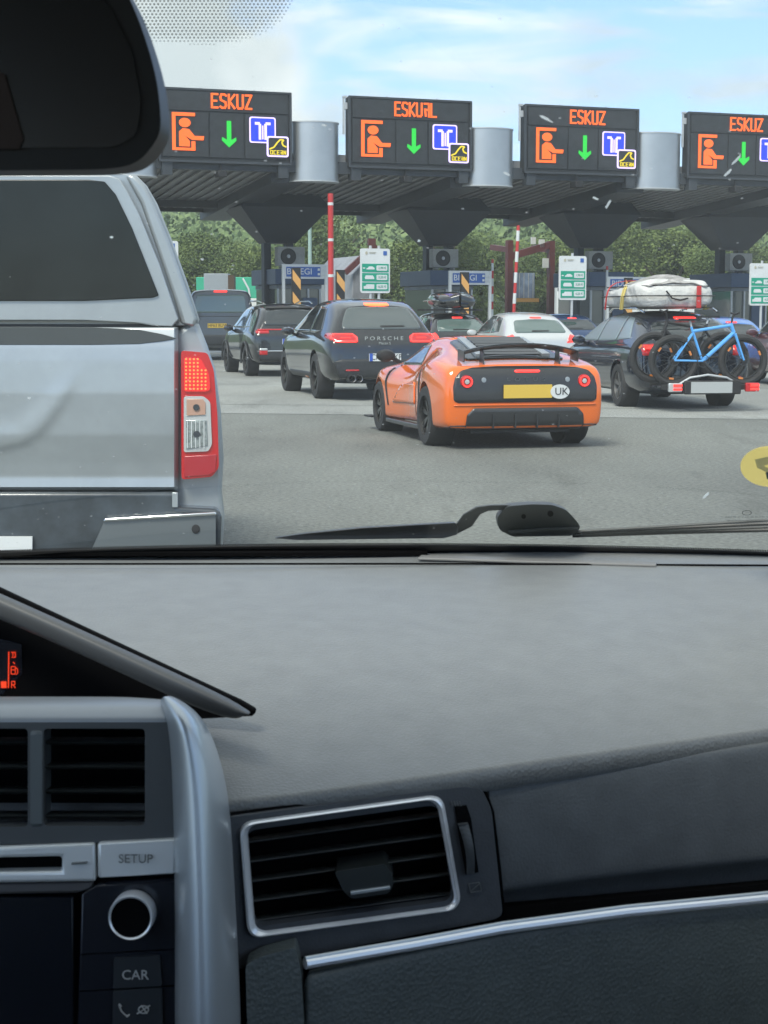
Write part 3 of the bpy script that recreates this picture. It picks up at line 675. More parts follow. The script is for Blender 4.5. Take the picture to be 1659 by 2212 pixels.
def wheel(root, x, y, r, w, side, rimmat, spokes=5):
    wh = empty('wheel', (x, y, r)); wh.parent = root
    mb = MB(); q = w / 2
    mb.lathe([(r * .66, -q), (r * .93, -q), (r * .985, -q * .8), (r, -q * .3), (r, q * .3), (r * .985, q * .8), (r * .93, q), (r * .66, q), (r * .64, 0)], 40, 'x', closed=True); mb.build('tyre', 'rubber', wh)
    mb = MB(); s = side * q * .8
    mb.lathe([(r * .66, s), (r * .63, s), (r * .61, s * .2), (r * .6, -s)], 36, 'x')
    mb.lathe([(0, s * .75), (r * .14, s * .75), (r * .16, s * .5)], 18, 'x')
    for k in range(spokes):
        a = 2 * math.pi * k / spokes + .3
        for da in (-.11, .11):
            mb.bar((s * .62, math.cos(a) * r * .1, math.sin(a) * r * .1), (s * .8, math.cos(a + da) * r * .63, math.sin(a + da) * r * .63), .03, r * .11, up=(1, 0, 0))
    mb.build('rim', rimmat, wh)
    mb = MB(); mb.lathe([(0, s * .15), (r * .5, s * .15), (r * .5, s * .05)], 24, 'x'); mb.build('brake_disc', 'dark_metal', wh)
    return wh
def proj(bvh, name, pts, face, m, root, off=.006, r=.03, th=.012, step=.04, parent=None, holes=None, sm=True):
    """outline laid on the body: face 'rear' (x,z), 'left'/'right' (y,z), 'top' (x,y)"""
    pts = fillet(pts, r, 4) if r else pts
    bm = bmesh.new(); vs = [bm.verts.new((a, b, 0)) for a, b in pts]; bm.faces.new(vs)
    for ax in (0, 1):
        lo = min(p[ax] for p in pts); hi = max(p[ax] for p in pts); k = max(1, int((hi - lo) / step))
        for i in range(1, k):
            c = lo + (hi - lo) * i / k; pl = [0, 0, 0]; pl[ax] = c; no = [0, 0, 0]; no[ax] = 1
            bmesh.ops.bisect_plane(bm, geom=bm.verts[:] + bm.edges[:] + bm.faces[:], plane_co=pl, plane_no=no)
    for v in bm.verts:
        a, b = v.co.x, v.co.y
        o, d = {'rear': ((a, -3, b), (0, 1, 0)), 'left': ((-3, a, b), (1, 0, 0)), 'right': ((3, a, b), (-1, 0, 0)), 'top': ((a, b, 4), (0, 0, -1))}[face]
        h, nn, _, _ = bvh.ray_cast(Vector(o), Vector(d))
        if h is None or (h - Vector(o)).length > 3.9:
            h, nn, _, _ = bvh.find_nearest(Vector({'rear': (a, .2, b), 'left': (-.9, a, b), 'right': (.9, a, b), 'top': (a, b, 1)}[face]))
        if nn.dot(Vector(d)) > 0: nn = -nn
        v.co = h + nn * off
    bmesh.ops.recalc_face_normals(bm, faces=bm.faces)
    dd = {'rear': Vector((0, 1, 0)), 'left': Vector((1, 0, 0)), 'right': Vector((-1, 0, 0)), 'top': Vector((0, 0, -1))}[face]
    sgn = sum((f.normal.dot(dd) * f.calc_area() for f in bm.faces), 0)
    if sgn > 0: bmesh.ops.reverse_faces(bm, faces=bm.faces)
    me = bpy.data.meshes.new(name); bm.to_mesh(me); bm.free(); me.materials.append(M[m])
    o = bpy.data.objects.new(name, me); COL.objects.link(o); o.parent = parent or root
    q = o.modifiers.new('s', 'SOLIDIFY'); q.thickness = th; q.offset = -1
    if sm:
        for p in me.polygons: p.use_smooth = True
    return o
def mir(pts): return [(-a, b) for a, b in pts][::-1]
def car(name, label, P, pos, yaw, sc=1.0):
    root = empty(name, pos, yaw, label, P.get('cat', 'car')); root.scale = (sc, sc, sc)
    b = loft(P).build('body', P['paint'], root, sub=2)
    freeze(b)
    root_m = b.parent; b.parent = None
    for (y, r, w) in P['axles']:
        hwy = lerp(P['hw'], y)
        for s in (-1, 1):
            c = MB(); c.lathe([(0, 0), (r + P.get('gap', .05), 0), (r + P.get('gap', .05), .6), (0, .6)], 40, 'x', (s * (hwy - .26) if s > 0 else -(hwy - .26) - .6, y, r + .01), closed=True)
            co = c.build('cut', 'black', None)
            md = b.modifiers.new('c', 'BOOLEAN'); md.object = co; md.operation = 'DIFFERENCE'; md.solver = 'EXACT'
            freeze(b); bpy.data.objects.remove(co)
    for p in b.data.polygons: p.use_smooth = True
    try: b.data.set_sharp_from_angle(angle=R(38))
    except Exception: pass
    b.data.materials.clear(); b.data.materials.append(M[P['paint']])
    b.parent = root
    bm = bmesh.new(); bm.from_mesh(b.data); bvh = BVHTree.FromBMesh(bm); bm.free()
    for (y, r, w) in P['axles']:
        hwy = lerp(P['hw'], y)
        for s in (-1, 1):
            wheel(root, s * (hwy - w / 2 - .015), y, r, w, s, P.get('rim', 'rim_grey'), P.get('spokes', 5))
            l = MB(); l.lathe([(.02, 0), (r + .035, 0), (r + .035, .2)], 30, 'x', (s * (hwy - .275), y, r + .01)) if s > 0 else l.lathe([(.02, 0), (r + .035, 0), (r + .035, -.2)], 30, 'x', (s * (hwy - .275), y, r + .01))
            l.build('wheel_arch_liner', 'black', root)
            if P.get('cladding'):
                m_ = MB(); rr = r + .06; pts_ = [(s * (hwy + .004), y + math.cos(t) * rr, r + math.sin(t) * rr) for t in [R(a_) for a_ in range(-10, 191, 12)]]; m_.tube(pts_, .028, 6); m_.build('arch_moulding', 'plastic_dark', root)
    g = P.get('glass', 'glass_dark')
    if 'rearwin' in P: proj(bvh, 'rear_window', P['rearwin'], 'rear', P.get('rglass', g), root, r=.07)
    for w in P.get('sidewin', []):
        for f in ('left', 'right'): proj(bvh, 'side_window', w, f, g, root, r=.04)
    for nm, pts, m_, off in P.get('rear', []): proj(bvh, nm, pts, 'rear', m_, root, off=off, r=.02)
    for nm, pts, m_, off in P.get('rear2', []):
        for q in (pts, mir(pts)): proj(bvh, nm, q, 'rear', m_, root, off=off, r=.02)
    for nm, pts, m_, off in P.get('side', []):
        for f in ('left', 'right'): proj(bvh, nm, pts, f, m_, root, off=off, r=.02)
    if 'plate' in P:
        x, z, w, h, m_, txt, blue = P['plate']; hit = bvh.ray_cast(Vector((x, -3, z)), Vector((0, 1, 0)))[0]; y = hit.y - .015
        mb = MB(); mb.box((x, y, z), (w, .02, h)); pl = mb.build('number_plate', m_, root, smooth=False)
        if blue: mb = MB(); mb.box((x - w / 2 + .03, y - .012, z), (.05, .006, h)); mb.build('blue_band', 'plate_blue', pl, smooth=False)
        if txt: text('plate_text', txt, h * 1.05, 'black', pl, (x + .02, y - .012, z), (R(90), 0, 0), ext=.002, sx=.85)
    if P.get('mirrors', True):
        my, mz = P.get('mir', (P['L'] * .62, lerp(P['belt'], P['L'] * .6) + .06))
        for s in (-1, 1):
            hwy = lerp(P['hw'], my); mb = MB(); c = Vector((s * (hwy + .06), my, mz))
            mb.lathe([(0, -.09), (.07, -.07), (.095, 0), (.07, .06), (0, .08)], 16, 'y', c); 
            for v in mb.v: v.x = c.x + (v.x - c.x) * 1.25; v.z = c.z + (v.z - c.z) * .8
            mb.build('side_mirror', P.get('mirmat', P['paint']), root)
            mb = MB(); mb.bar(c, (s * (hwy - .12), my + .02, mz - .08), .05, .04); mb.build('mirror_arm', 'black', root)
    return root, bvh
def contact(u, v, halftrack, yaw, yax, left=True):
    """ground point of the left rear tyre -> position of the car's origin (centre of its rear end)"""
    g = G(u, v); c, s = math.cos(yaw), math.sin(yaw); lx, ly = (-halftrack if left else halftrack), yax
    return (g.x - (c * lx - s * ly), g.y - (s * lx + c * ly), 0)
SUV = dict(L=4.68, paint='paint_black', top=[(0, 1.50), (.5, 1.575), (1.2, 1.625), (2.2, 1.62), (2.8, 1.5), (3.4, 1.14), (4.2, 1.0), (4.68, .8)],
   belt=[(0, 1.0), (1, 1.05), (2.5, 1.03), (3.4, 1.0), (4.3, .9), (4.68, .72)], hw=[(0, .80), (.05, .88), (.25, .945), (.9, .965), (2, .94), (3.5, .965), (4.3, .88), (4.68, .62)],
   rw=[(0, .64), (1, .69), (2.2, .68), (3, .72), (3.6, .85), (4.68, .8)], bot=[(0, .34), (.3, .25), (4.2, .24), (4.68, .34)],
   lean=[0.1, .03, -.02, 0, .03, .10, .3, .50, .52, .50], axles=[(.97, .37, .26), (3.78, .37, .26)])
def arc_box(x0, x1, z0, z1): return rect(x0, z0, x1, z1)
# black german-style suv in the middle lane
P = dict(SUV); P.update(cat='suv', mirmat='paint_black', rim='rim_black', rglass='glass_grey', spokes=5,
   rearwin=[(-.66, 1.13), (.66, 1.13), (.60, 1.3), (.50, 1.47), (0, 1.5), (-.50, 1.47), (-.60, 1.3)],
   sidewin=[[(.75, 1.12), (1.15, 1.07), (1.6, 1.08), (1.6, 1.5), (1.1, 1.47)], [(1.66, 1.08), (2.9, 1.07), (3.25, 1.1), (2.7, 1.44), (2.3, 1.53), (1.66, 1.52)]],
   rear=[('brake_light', rect(-.20, 1.505, .20, 1.545), 'tail_hot', .008), ('lower_bumper', [(-.72, .34), (.72, .34), (.82, .62), (.7, .66), (-.7, .66), (-.82, .62)], 'plastic_dark', .004),
         ('plate_recess', [(-.42, .60), (.42, .60), (.36, .84), (-.36, .84)], 'paint_black', -.004), ('rear_wiper', [(-.02, 1.155), (.38, 1.165), (.38, 1.185), (-.02, 1.185)], 'black', .012)],
   rear2=[('tail_light', [(.42, .92), (.80, .92), (.90, 1.0), (.86, 1.07), (.5, 1.07), (.42, 1.02)], 'tail_red', .006), ('reflector', rect(.42, .475, .64, .50), 'tail_red', .012)],
   side=[('sill_cladding', [(1.5, .27), (3.25, .27), (3.25, .42), (1.5, .42)], 'plastic_dark', .004), ('side_marker', rect(1.9, .31, 2.1, .34), 'amber', .01)],
   plate=(0, .69, .52, .12, 'plate_white', 'CN·247·KP', True))
YA = R(14)
macan, bv = car('suv', 'black suv with glowing red tail lights and twin exhausts left of the orange sports car', P, contact(698, 861, .83, YA, .97), YA, 1.03)
def on_rear(bv, x, z, o=.012): return bv.ray_cast(Vector((x, -3, z)), Vector((0, 1, 0)))[0].y - o
def tube_on_rear(bv, name, pts, r, m, root):
    mb = MB(); mb.tube([(x, on_rear(bv, x, z), z) for x, z in pts], r, 6); return mb.build(name, m, root)
for s in (-1, 1):
    pts = [(s * x, z) for x, z in ((.45, .94), (.76, .94), (.84, 1.0), (.80, 1.05), (.50, 1.05), (.445, 1.0), (.45, .94))]
    tube_on_rear(bv, 'light_strip', pts, .017, 'tail_lit', macan)
    tube_on_rear(bv, 'light_strip', [(s * .54, 1.0), (s * .70, 1.0)], .007, 'tail_lit', macan)
    for dx in (-.055, .055):
        mb = MB(); c = Vector((s * .50 + dx, .0, .36)); mb.lathe([(.047, .05), (.047, -.1), (.06, -.115), (.062, .1)], 20, 'y', c); mb.build('exhaust_tip', 'exhaust', macan)
text('badge', 'P O R S C H E', .085, 'chrome', macan, (0, on_rear(bv, 0, .985, .02), .985), (R(90), 0, 0), sx=1.25)
text('model_badge', 'Macan S', .06, 'chrome', macan, (0, on_rear(bv, 0, .91, .02), .91), (R(90), 0, 0))
# SUV further left with a light bar
YB = R(15); P2 = dict(SUV); P2.update(L=4.45, cat='suv', rim='rim_black', rglass='glass_dark', mirmat='paint_black', cladding=True, top=[(0, 1.50), (.3, 1.60), (1.0, 1.66), (2.2, 1.66), (2.8, 1.52), (3.3, 1.16), (4.1, 1.05), (4.45, .85)],
   axles=[(.9, .36, .25), (3.57, .36, .25)], lean=[.08, .02, -.02, 0, .0, .05, .16, .28, .3, .28],
   rearwin=[(-.66, 1.16), (.66, 1.16), (.55, 1.5), (0, 1.52), (-.55, 1.5)], sidewin=[[(.6, 1.14), (1.5, 1.10), (1.5, 1.54), (.9, 1.5)], [(1.56, 1.10), (2.9, 1.10), (3.1, 1.12), (2.6, 1.46), (2.2, 1.56), (1.56, 1.55)]],
   rear=[('light_bar', rect(-.80, 1.055, .80, 1.08), 'tail_red', .01), ('lower_bumper', [(-.76, .34), (.76, .34), (.86, .6), (-.86, .6)], 'plastic_dark', .004), ('bumper_trim', rect(-.7, .575, .7, .60), 'chrome', .01), ('rear_spoiler', [(-.56, 1.53), (.56, 1.53), (.5, 1.57), (-.5, 1.57)], 'black', .03)],
   rear2=[('tail_light', [(.55, .98), (.84, .98), (.84, 1.05), (.55, 1.05)], 'tail_red', .008), ('fog_light', rect(.6, .50, .78, .64), 'tail_red', .014), ('reversing_light', rect(.6, .6, .78, .65), 'clear_lens', .016)],
   plate=(0, .80, .52, .12, 'plate_white', '1024 KLM', True))
suv2, bv2 = car('suv', 'black suv with a thin red light bar, between the grey and the biggest suv', P2, contact(541, 812, .83, YB, .9), YB)
text('badge', 'SORENTO', .07, 'chrome', suv2, (0, on_rear(bv2, 0, .95, .02), .95), (R(90), 0, 0), sx=1.3) if 0 else None
for s in (-1, 1):
    mb = MB(); mb.tube([(s * .56, .6, 1.66), (s * .6, 1.0, 1.71), (s * .6, 2.0, 1.72), (s * .56, 2.4, 1.66)], .018); mb.build('roof_rail', 'chrome', suv2)
# grey boxy off-roader, far left
P3 = dict(SUV); P3.update(L=4.5, cat='suv', paint='paint_grey', rim='rim_grey', rglass='glass_green', top=[(0, 1.86), (.5, 1.9), (2.2, 1.9), (2.9, 1.75), (3.3, 1.25), (4.2, 1.15), (4.5, .9)], belt=[(0, 1.12), (3.3, 1.12), (4.5, .85)],
   hw=[(0, .86), (.05, .92), (.25, .95), (4.0, .95), (4.5, .75)], rw=[(0, .82), (2.4, .80), (3.3, .85), (4.5, .9)], lean=[.05, .02, -.04, -.02, 0, .0, .04, .08, .1, .08], axles=[(.85, .38, .25), (3.5, .38, .25)],
   rearwin=[(-.70, 1.27), (.70, 1.27), (.64, 1.75), (-.64, 1.75)], sidewin=[[(.3, 1.25), (1.4, 1.25), (1.4, 1.75), (.35, 1.75)], [(1.46, 1.25), (2.9, 1.25), (2.6, 1.72), (1.46, 1.75)]],
   rear=[('brake_light', rect(-.18, 1.81, .18, 1.86), 'tail_lit', .012), ('bumper', [(-.88, .42), (.88, .42), (.88, .68), (-.88, .68)], 'plastic_dark', .02), ('tailgate_seam', rect(-.72, 1.17, .72, 1.185), 'black', .006)],
   rear2=[('tail_light', [(.76, .85), (.88, .85), (.88, 1.28), (.76, 1.28)], 'tail_red', .01)], plate=(-.1, .93, .5, .12, 'plate_yellow', 'HF63 BUW', False))
g = G(478, 779); disco, bv3 = car('suv', 'boxy grey suv with a yellow number plate, farthest left in the queue', P3, (g.x, g.y, 0), R(6), 1.15)
# white hatchback
HB = dict(SUV); HB.update(cat='car', L=4.1, paint='paint_white', top=[(0, 1.30), (.4, 1.38), (1.1, 1.45), (2.0, 1.46), (2.6, 1.30), (3.1, 1.0), (3.7, .9), (4.1, .7)], belt=[(0, .94), (1, .96), (3, .92), (4.1, .65)],
   hw=[(0, .74), (.05, .82), (.25, .875), (3.5, .88), (4.1, .6)], rw=[(0, .66), (1, .70), (2.2, .68), (3, .74), (4.1, .8)], bot=[(0, .3), (.3, .2), (3.7, .2), (4.1, .3)],
   lean=[.08, .02, -.02, 0, .02, .08, .3, .52, .55, .5], axles=[(.78, .31, .21), (3.3, .31, .21)], glass='glass_grey', rglass='glass_green',
   rearwin=[(-.60, 1.0), (.60, 1.0), (.52, 1.27), (0, 1.31), (-.52, 1.27)], sidewin=[[(.75, 1.02), (1.4, .99), (1.4, 1.36), (1.0, 1.32)], [(1.46, .99), (2.7, .97), (2.2, 1.28), (1.9, 1.37), (1.46, 1.37)]],
   rear=[('brake_light', rect(-.13, 1.315, .13, 1.345), 'tail_lit', .012), ('rear_wiper', [(-.2, 1.02), (.2, 1.03), (.2, 1.05), (-.2, 1.05)], 'black', .014), ('lower_bumper', [(-.6, .32), (.6, .32), (.6, .45), (-.6, .45)], 'plastic_dark', .004)],
   rear2=[('tail_light', [(.56, .78), (.76, .80), (.78, .93), (.66, .97), (.6, .88)], 'tail_lit', .008)], plate=(0, .6, .52, .12, 'plate_white', '3815 JCB', True))
YC = R(12); g = G(1172, 818); white, _ = car('hatchback', 'white hatchback seen just above the rear wing of the orange sports car', HB, (g.x, g.y, 0), YC, 1.0)
# dark car with roof box
P5 = dict(HB); P5.update(cat='car', paint='paint_black', glass='glass_dark', rglass='glass_green'); g = G(1000, 806); rbc, bv5 = car('hatchback', 'dark hatchback carrying a glossy black roof box', P5, (g.x, g.y, 0), YC, 1.0)
def roofbox():
    r = empty('roof_box', (g.x, g.y, 0), YC, 'glossy black roof box on the dark hatchback', 'roof box'); r.scale = (1.22, 1, 1)
    mb = MB(); prof = [(0.3, .02, .30, 1.60), (.42, .36, .26, 1.56), (.7, .42, .40, 1.55), (1.4, .42, .44, 1.55), (2.0, .38, .36, 1.56), (2.4, .2, .2, 1.62), (2.5, .02, .08, 1.66)]
    rows = []
    for y, w, h, z in prof: rows.append([Vector((w * math.cos(t) ** 1 if 0 else w * (abs(math.cos(t)) ** .6) * (1 if math.cos(t) > 0 else -1), y, z + h / 2 + h / 2 * (abs(math.sin(t)) ** .7) * (1 if math.sin(t) > 0 else -1))) for t in [2 * math.pi * k / 16 for k in range(16)]])
    mb.grid(rows, closed=True); mb.build('shell', 'paint_black', r, sub=1)
    mb = MB(); 
    for y in (.9, 1.7): mb.bar((-.6, y, 1.52), (.6, y, 1.52), .06, .04)
    mb.build('roof_bars', 'black', r, smooth=False)
    mb = MB(); mb.tube([(-.41, .5, 1.74), (-.435, 1.0, 1.76), (-.42, 2.0, 1.74)], .012); mb.build('lid_seam', 'chrome', r)
roofbox()
# small dark blue car half hidden
P6 = dict(HB); P6.update(paint='paint_midnight', rglass='glass_dark'); mat('paint_midnight', (.01, .035, .10), .2, coat=1); g6 = G(1225, 790); car('hatchback', 'small dark blue car with lit brake lights right behind the white hatchback', P6, (g6.x + .3, g6.y, 0), YC, .98)
# blue car and maroon car at right
P7 = dict(HB); P7.update(paint='paint_blue', glass='glass_dark', rglass='glass_dark'); g7 = G(1592, 822); car('hatchback', 'bright blue hatchback behind the loaded bike rack', P7, (g7.x, g7.y, 0), R(4), .93)
P8 = dict(HB); P8.update(paint='paint_maroon', glass='glass_dark', rglass='glass_dark'); g8 = G(1812, 842); car('hatchback', 'dark maroon car cut off by the right edge of the photo', P8, (g8.x, g8.y, 0), R(2), 1.05)
# navy estate
ES = dict(SUV); ES.update(cat='estate car', L=4.7, paint='paint_navy', rim='rim_grey', glass='glass_sky', rglass='glass_dark', top=[(0, 1.33), (.5, 1.41), (1.4, 1.46), (2.4, 1.45), (3.0, 1.28), (3.5, 1.0), (4.3, .88), (4.7, .7)], belt=[(0, .96), (1, .97), (3.4, .93), (4.3, .82), (4.7, .65)],
   hw=[(0, .78), (.05, .85), (.25, .9), (1, .915), (3.6, .915), (4.3, .84), (4.7, .6)], bot=[(0, .3), (.3, .2), (4.3, .2), (4.7, .3)], lean=[.08, .02, -.02, 0, .02, .08, .26, .46, .48, .46], axles=[(1.0, .33, .235), (3.8, .33, .235)],
   rearwin=[(-.64, 1.02), (.64, 1.02), (.54, 1.29), (0, 1.32), (-.54, 1.29)], sidewin=[[(.66, 1.05), (1.25, 1.01), (1.25, 1.37), (1.0, 1.35)], [(1.31, 1.01), (2.25, .99), (2.25, 1.38), (1.31, 1.38)], [(2.31, .99), (3.3, .98), (2.75, 1.28), (2.31, 1.37)]],
   rear=[('brake_light', rect(-.17, 1.335, .17, 1.365), 'tail_lit', .012), ('lower_bumper', [(-.7, .3), (.7, .3), (.7, .42), (-.7, .42)], 'plastic_dark', .004)],
   rear2=[('tail_light', [(.58, .8), (.80, .8), (.82, .96), (.6, .97)], 'tail_red', .008), ('reflector', rect(.55, .45, .72, .49), 'tail_red', .01)])
mat('glass_sky', (.20, .25, .27), .22)
YE = R(9); pe = contact(1345, 878, .80, YE, 1.0)
estate, bve = car('estate_car', 'navy estate car loaded with a roof bag and a rear bike rack', ES, pe, YE)
for s in (-1, 1):
    mb = MB(); mb.tube([(s * .58, .7, 1.44), (s * .61, 1.0, 1.50), (s * .61, 2.2, 1.51), (s * .58, 2.5, 1.44)], .018); mb.build('roof_rail', 'chrome', estate)
    hit = on_rear(bve, s * .7, .92); mb = MB(); mb.box((s * .69, hit, .925), (.17, .03, .055)); mb.build('lit_tail_section', 'tail_lit', estate)
def EL(x, y, z):
    c, s = math.cos(YE), math.sin(YE); return Vector((pe[0] + c * x - s * y, pe[1] + s * x + c * y, z))
# roof bag
def bag():
    r = empty('roof_bag', EL(-.10, .5, 1.46), YE, 'bulging pale grey soft roof bag strapped on the navy estate', 'roof bag'); r.scale = (1.06, .95, .93)
    rnd = random.Random(5); rows = []
    for i in range(13):
        y = i * .19; e = max(0, 1 - ((i - 6) / 6.6) ** 4); w = .60 * (.78 + .22 * e); h = (.50 if i < 5 else .44 - .02 * (i - 5)) * (.72 + .28 * e); row = []
        if i in (0, 12): w *= .82; h *= .85
        for k in range(24):
            t = 2 * math.pi * k / 24; cx = math.copysign(abs(math.cos(t)) ** .55, math.cos(t)); cz = math.copysign(abs(math.sin(t)) ** .6, math.sin(t))
            n_ = 1 + .05 * math.sin(k * 1.7 + i * 1.1) + rnd.uniform(-.03, .03)
            row.append(Vector((w * cx * n_, y, h / 2 + .03 + h / 2 * cz * n_ + (.03 * math.sin(i * 1.4) if cz > .3 else 0))))
        rows.append(row)
    mb = MB(); mb.grid(rows, closed=True); mb.f += [tuple(range(24)), tuple(range(12 * 24, 13 * 24))]
    mb.build('bag', 'bag', r, sub=2)
    mb = MB(); rows = []; rnd = random.Random(8)
    for i in range(9):
        y = .05 + i * .2; rows.append([Vector((x * (1 - .12 * math.cos(i)), y, .44 + .16 * (1 - (x / .6) ** 2) * math.sin(math.pi * (i + .6) / 9.2) + rnd.uniform(-.02, .03) - .10 * abs(x))) for x in [-.52 + .13 * j for j in range(9)]])
    mb.grid(rows); mb.build('crumpled_cover', mat('cover_cloth', (.30, .29, .28), .75, noise=7, var=.6, bump=(14, .8, .06)), r, sub=2, solid=.03)
    for z, q in ((.06, 1.0), (.24, 1.035), (.40, .93)):
        mb = MB(); pts = []
        for k in range(33):
            t = 2 * math.pi * k / 32; cx = math.copysign(abs(math.cos(t)) ** .35, math.cos(t)); cy = math.copysign(abs(math.sin(t)) ** .35, math.sin(t)); pts.append((.60 * q * cx, 1.14 + 1.15 * cy * q, z))
        mb.tube(pts, .011, 6); mb.build('piping', 'black', r)
    for y, m_, w in ((.75, 'strap_yellow', .03), (.85, 'strap_yellow', .02), (1.7, 'red_paint', .022)):
        mb = MB(); pts = []
        for k in range(13):
            t = math.pi * k / 12; pts.append(Vector((.64 * math.copysign(abs(math.cos(t)) ** .5, math.cos(t)), y + .05 * math.sin(k), .02 + .5 * abs(math.sin(t)) ** .6)))
        for p, q in zip(pts, pts[1:]): mb.bar(p, q, w, .012)
        mb.build('strap', m_, r, smooth=False)
    mb = MB(); mb.tube([(-.2, -.02, .32), (-.12, -.05, .2), (.0, -.05, .17), (.12, -.03, .2)], .014, 6); mb.build('handle', 'black', r)
    mb = MB(); mb.box((.28, -.03, .22), (.07, .03, .36)); mb.build('red_tab', 'red_paint', r, bevel=.01)
bag()
# bikes
def torus(mb, R_, r_, c, n=44, m=8, y=0):
    prof = [(R_ + r_ * math.cos(2 * math.pi * k / m), r_ * math.sin(2 * math.pi * k / m)) for k in range(m)]; mb.lathe(prof, n, 'y', c, closed=True)
def bike(loc, yaw, flip, paint, label, tyre=.042, wb=.94, glow=True):
    r = empty('bicycle', loc, yaw, label, 'bicycle', 'bicycles on the rack'); r.scale = (1.12, 1, 1.1)
    f = -1 if flip else 1; P_ = lambda x, y, z: Vector((x * f, y, z)); Rw = .34
    axr, axf = P_(-wb / 2, 0, Rw), P_(wb / 2, 0, Rw); bb_ = P_(-.08, 0, .33); head = P_(.30, 0, .80); hb = P_(.34, 0, .70); seat = P_(-.22, 0, .72)
    for c in (axr, axf):
        w = empty('wheel', c); w.parent = r
        mb = MB(); torus(mb, Rw - tyre, tyre, (0, 0, 0)); mb.build('tyre', 'rubber', w)
        mb = MB(); torus(mb, Rw - tyre * 2 - .01, .012, (0, 0, 0), 40, 6); mb.build('rim', 'rim_black', w)
        mb = MB()
        for k in range(16):
            a = k * math.pi / 8; mb.tube([(0, .02 * (-1) ** k, 0), (math.cos(a) * (Rw - .07), 0, math.sin(a) * (Rw - .07))], .0022, 4)
        mb.build('spokes', 'dark_metal', w)
        mb = MB(); mb.tube([(0, -.05, 0), (0, .05, 0)], .02); torus(mb, .07, .006, (0, -.03, 0), 20, 5); mb.build('hub', 'dark_metal', w)
        for a in (.4, 2.5, 4.6):
            mb = MB(); q = Rw - .1; mb.bar((math.cos(a) * q + .03 * math.sin(a), -.01, math.sin(a) * q - .03 * math.cos(a)), (math.cos(a) * q - .03 * math.sin(a), -.01, math.sin(a) * q + .03 * math.cos(a)), .02, .025); mb.build('reflector', 'amber', w)
    mb = MB()
    mb.tube([seat, head], .021); mb.tube([bb_, hb], .028); mb.tube([bb_, seat + P_(-.02, 0, .06)], .018); mb.tube([head, hb], .025)
    for y in (-.05, .05):
        mb.tube([bb_ + Vector((0, y * .6, 0)), axr + Vector((0, y, 0))], .013); mb.tube([seat + Vector((0, y * .4, -.03)), axr + Vector((0, y, 0))], .012)
    mb.build('frame', paint, r)
    mb = MB()
    for y in (-.05, .05): mb.tube([hb + Vector((0, y, -.01)), axf + Vector((0, y, 0))], [.019, .013])
    mb.tube([head + Vector((0, 0, .03)), hb], .02); mb.build('fork', paint, r)
    mb = MB(); mb.tube([head, head + P_(.02, 0, .12), head + P_(.05, 0, .14)], .014); mb.tube([head + P_(.05, -.16, .16), head + P_(.05, 0, .14), head + P_(.05, .16, .16)], .013); mb.build('handlebar', 'black', r)
    mb = MB(); mb.tube([seat, seat + P_(-.04, 0, .14)], .013); mb.build('seat_post', 'galv', r)
    mb = MB(); mb.prism(fillet([(-.14, -.07), (.14, -.02), (.14, .02), (-.14, .07)], .03), lambda a, b: seat + P_(-.04, 0, .17) + Vector((a * f, b, 0)), thick=(0, 0, -.03)); mb.build('saddle', 'black', r, bevel=.01)
    mb = MB(); torus(mb, .08, .006, bb_ + Vector((0, -.05, 0)), 24, 5); mb.bar(bb_ + Vector((0, -.07, 0)), bb_ + P_(.12, -.07, -.12), .02, .025); mb.bar(bb_ + Vector((0, .07, 0)), bb_ + P_(-.12, .07, .12), .02, .025); mb.build('crankset', 'dark_metal', r)
    return r
bike(EL(.02, -.48, .37), YE, False, 'bike_blue', 'bright blue mountain bike, outermost on the rear rack')
bike(EL(-.20, -.26, .41), YE, True, 'black', 'dark mountain bike between the blue bike and the estate')
# rack
r = empty('bike_rack', EL(-.17, -.3, -.14), YE, 'low bike rack with its own lights and plate behind the navy estate', 'bike rack')
mb = MB(); mb.bar((-.1, .35, .42), (-.1, -.3, .45), .08, .08); mb.bar((-.55, -.32, .5), (.85, -.32, .5), .06, .08); mb.build('carrier_beam', 'black', r, bevel=.01)
for y in (-.16, .08):
    mb = MB(); mb.bar((-.55, y, .50), (.85, y, .50), .12, .03); mb.build('wheel_tray', 'dark_metal', r, bevel=.005)
mb = MB(); mb.tube([(-.35, -.36, .52), (-.15, -.38, .64), (.12, -.38, .68), (.4, -.38, .64), (.62, -.36, .52)], .016); mb.build('arch_tube', 'galv', r)
mb = MB(); mb.tube([(.12, .05, .6), (.12, .03, 1.2), (.2, -.05, 1.25)], .018); mb.tube([(.0, .05, .6), (.12, .03, 1.2)], .012); mb.build('upright', 'dark_metal', r)
mb = MB(); mb.box((.18, -.41, .5), (.86, .04, .2)); mb.build('plate_holder', 'black', r, bevel=.02)
mb = MB(); mb.box((.16, -.435, .5), (.62, .01, .16)); mb.build('number_plate', mat('plate_grey', (.36, .38, .38), .5), r, smooth=False)
for s, x in ((-1, -.38), (1, .78)):
    mb = MB(); mb.box((x, -.40, .5), (.20, .07, .13)); h_ = mb.build('light_cluster', 'clear_lens' if s < 0 else 'tail_red', r, bevel=.015)
    mb = MB(); mb.box((x + .03, -.44, .53), (.13, .012, .04)); mb.box((x + .03, -.44, .475), (.13, .012, .03)); mb.build('lit_lens', 'tail_lit', h_, smooth=False)

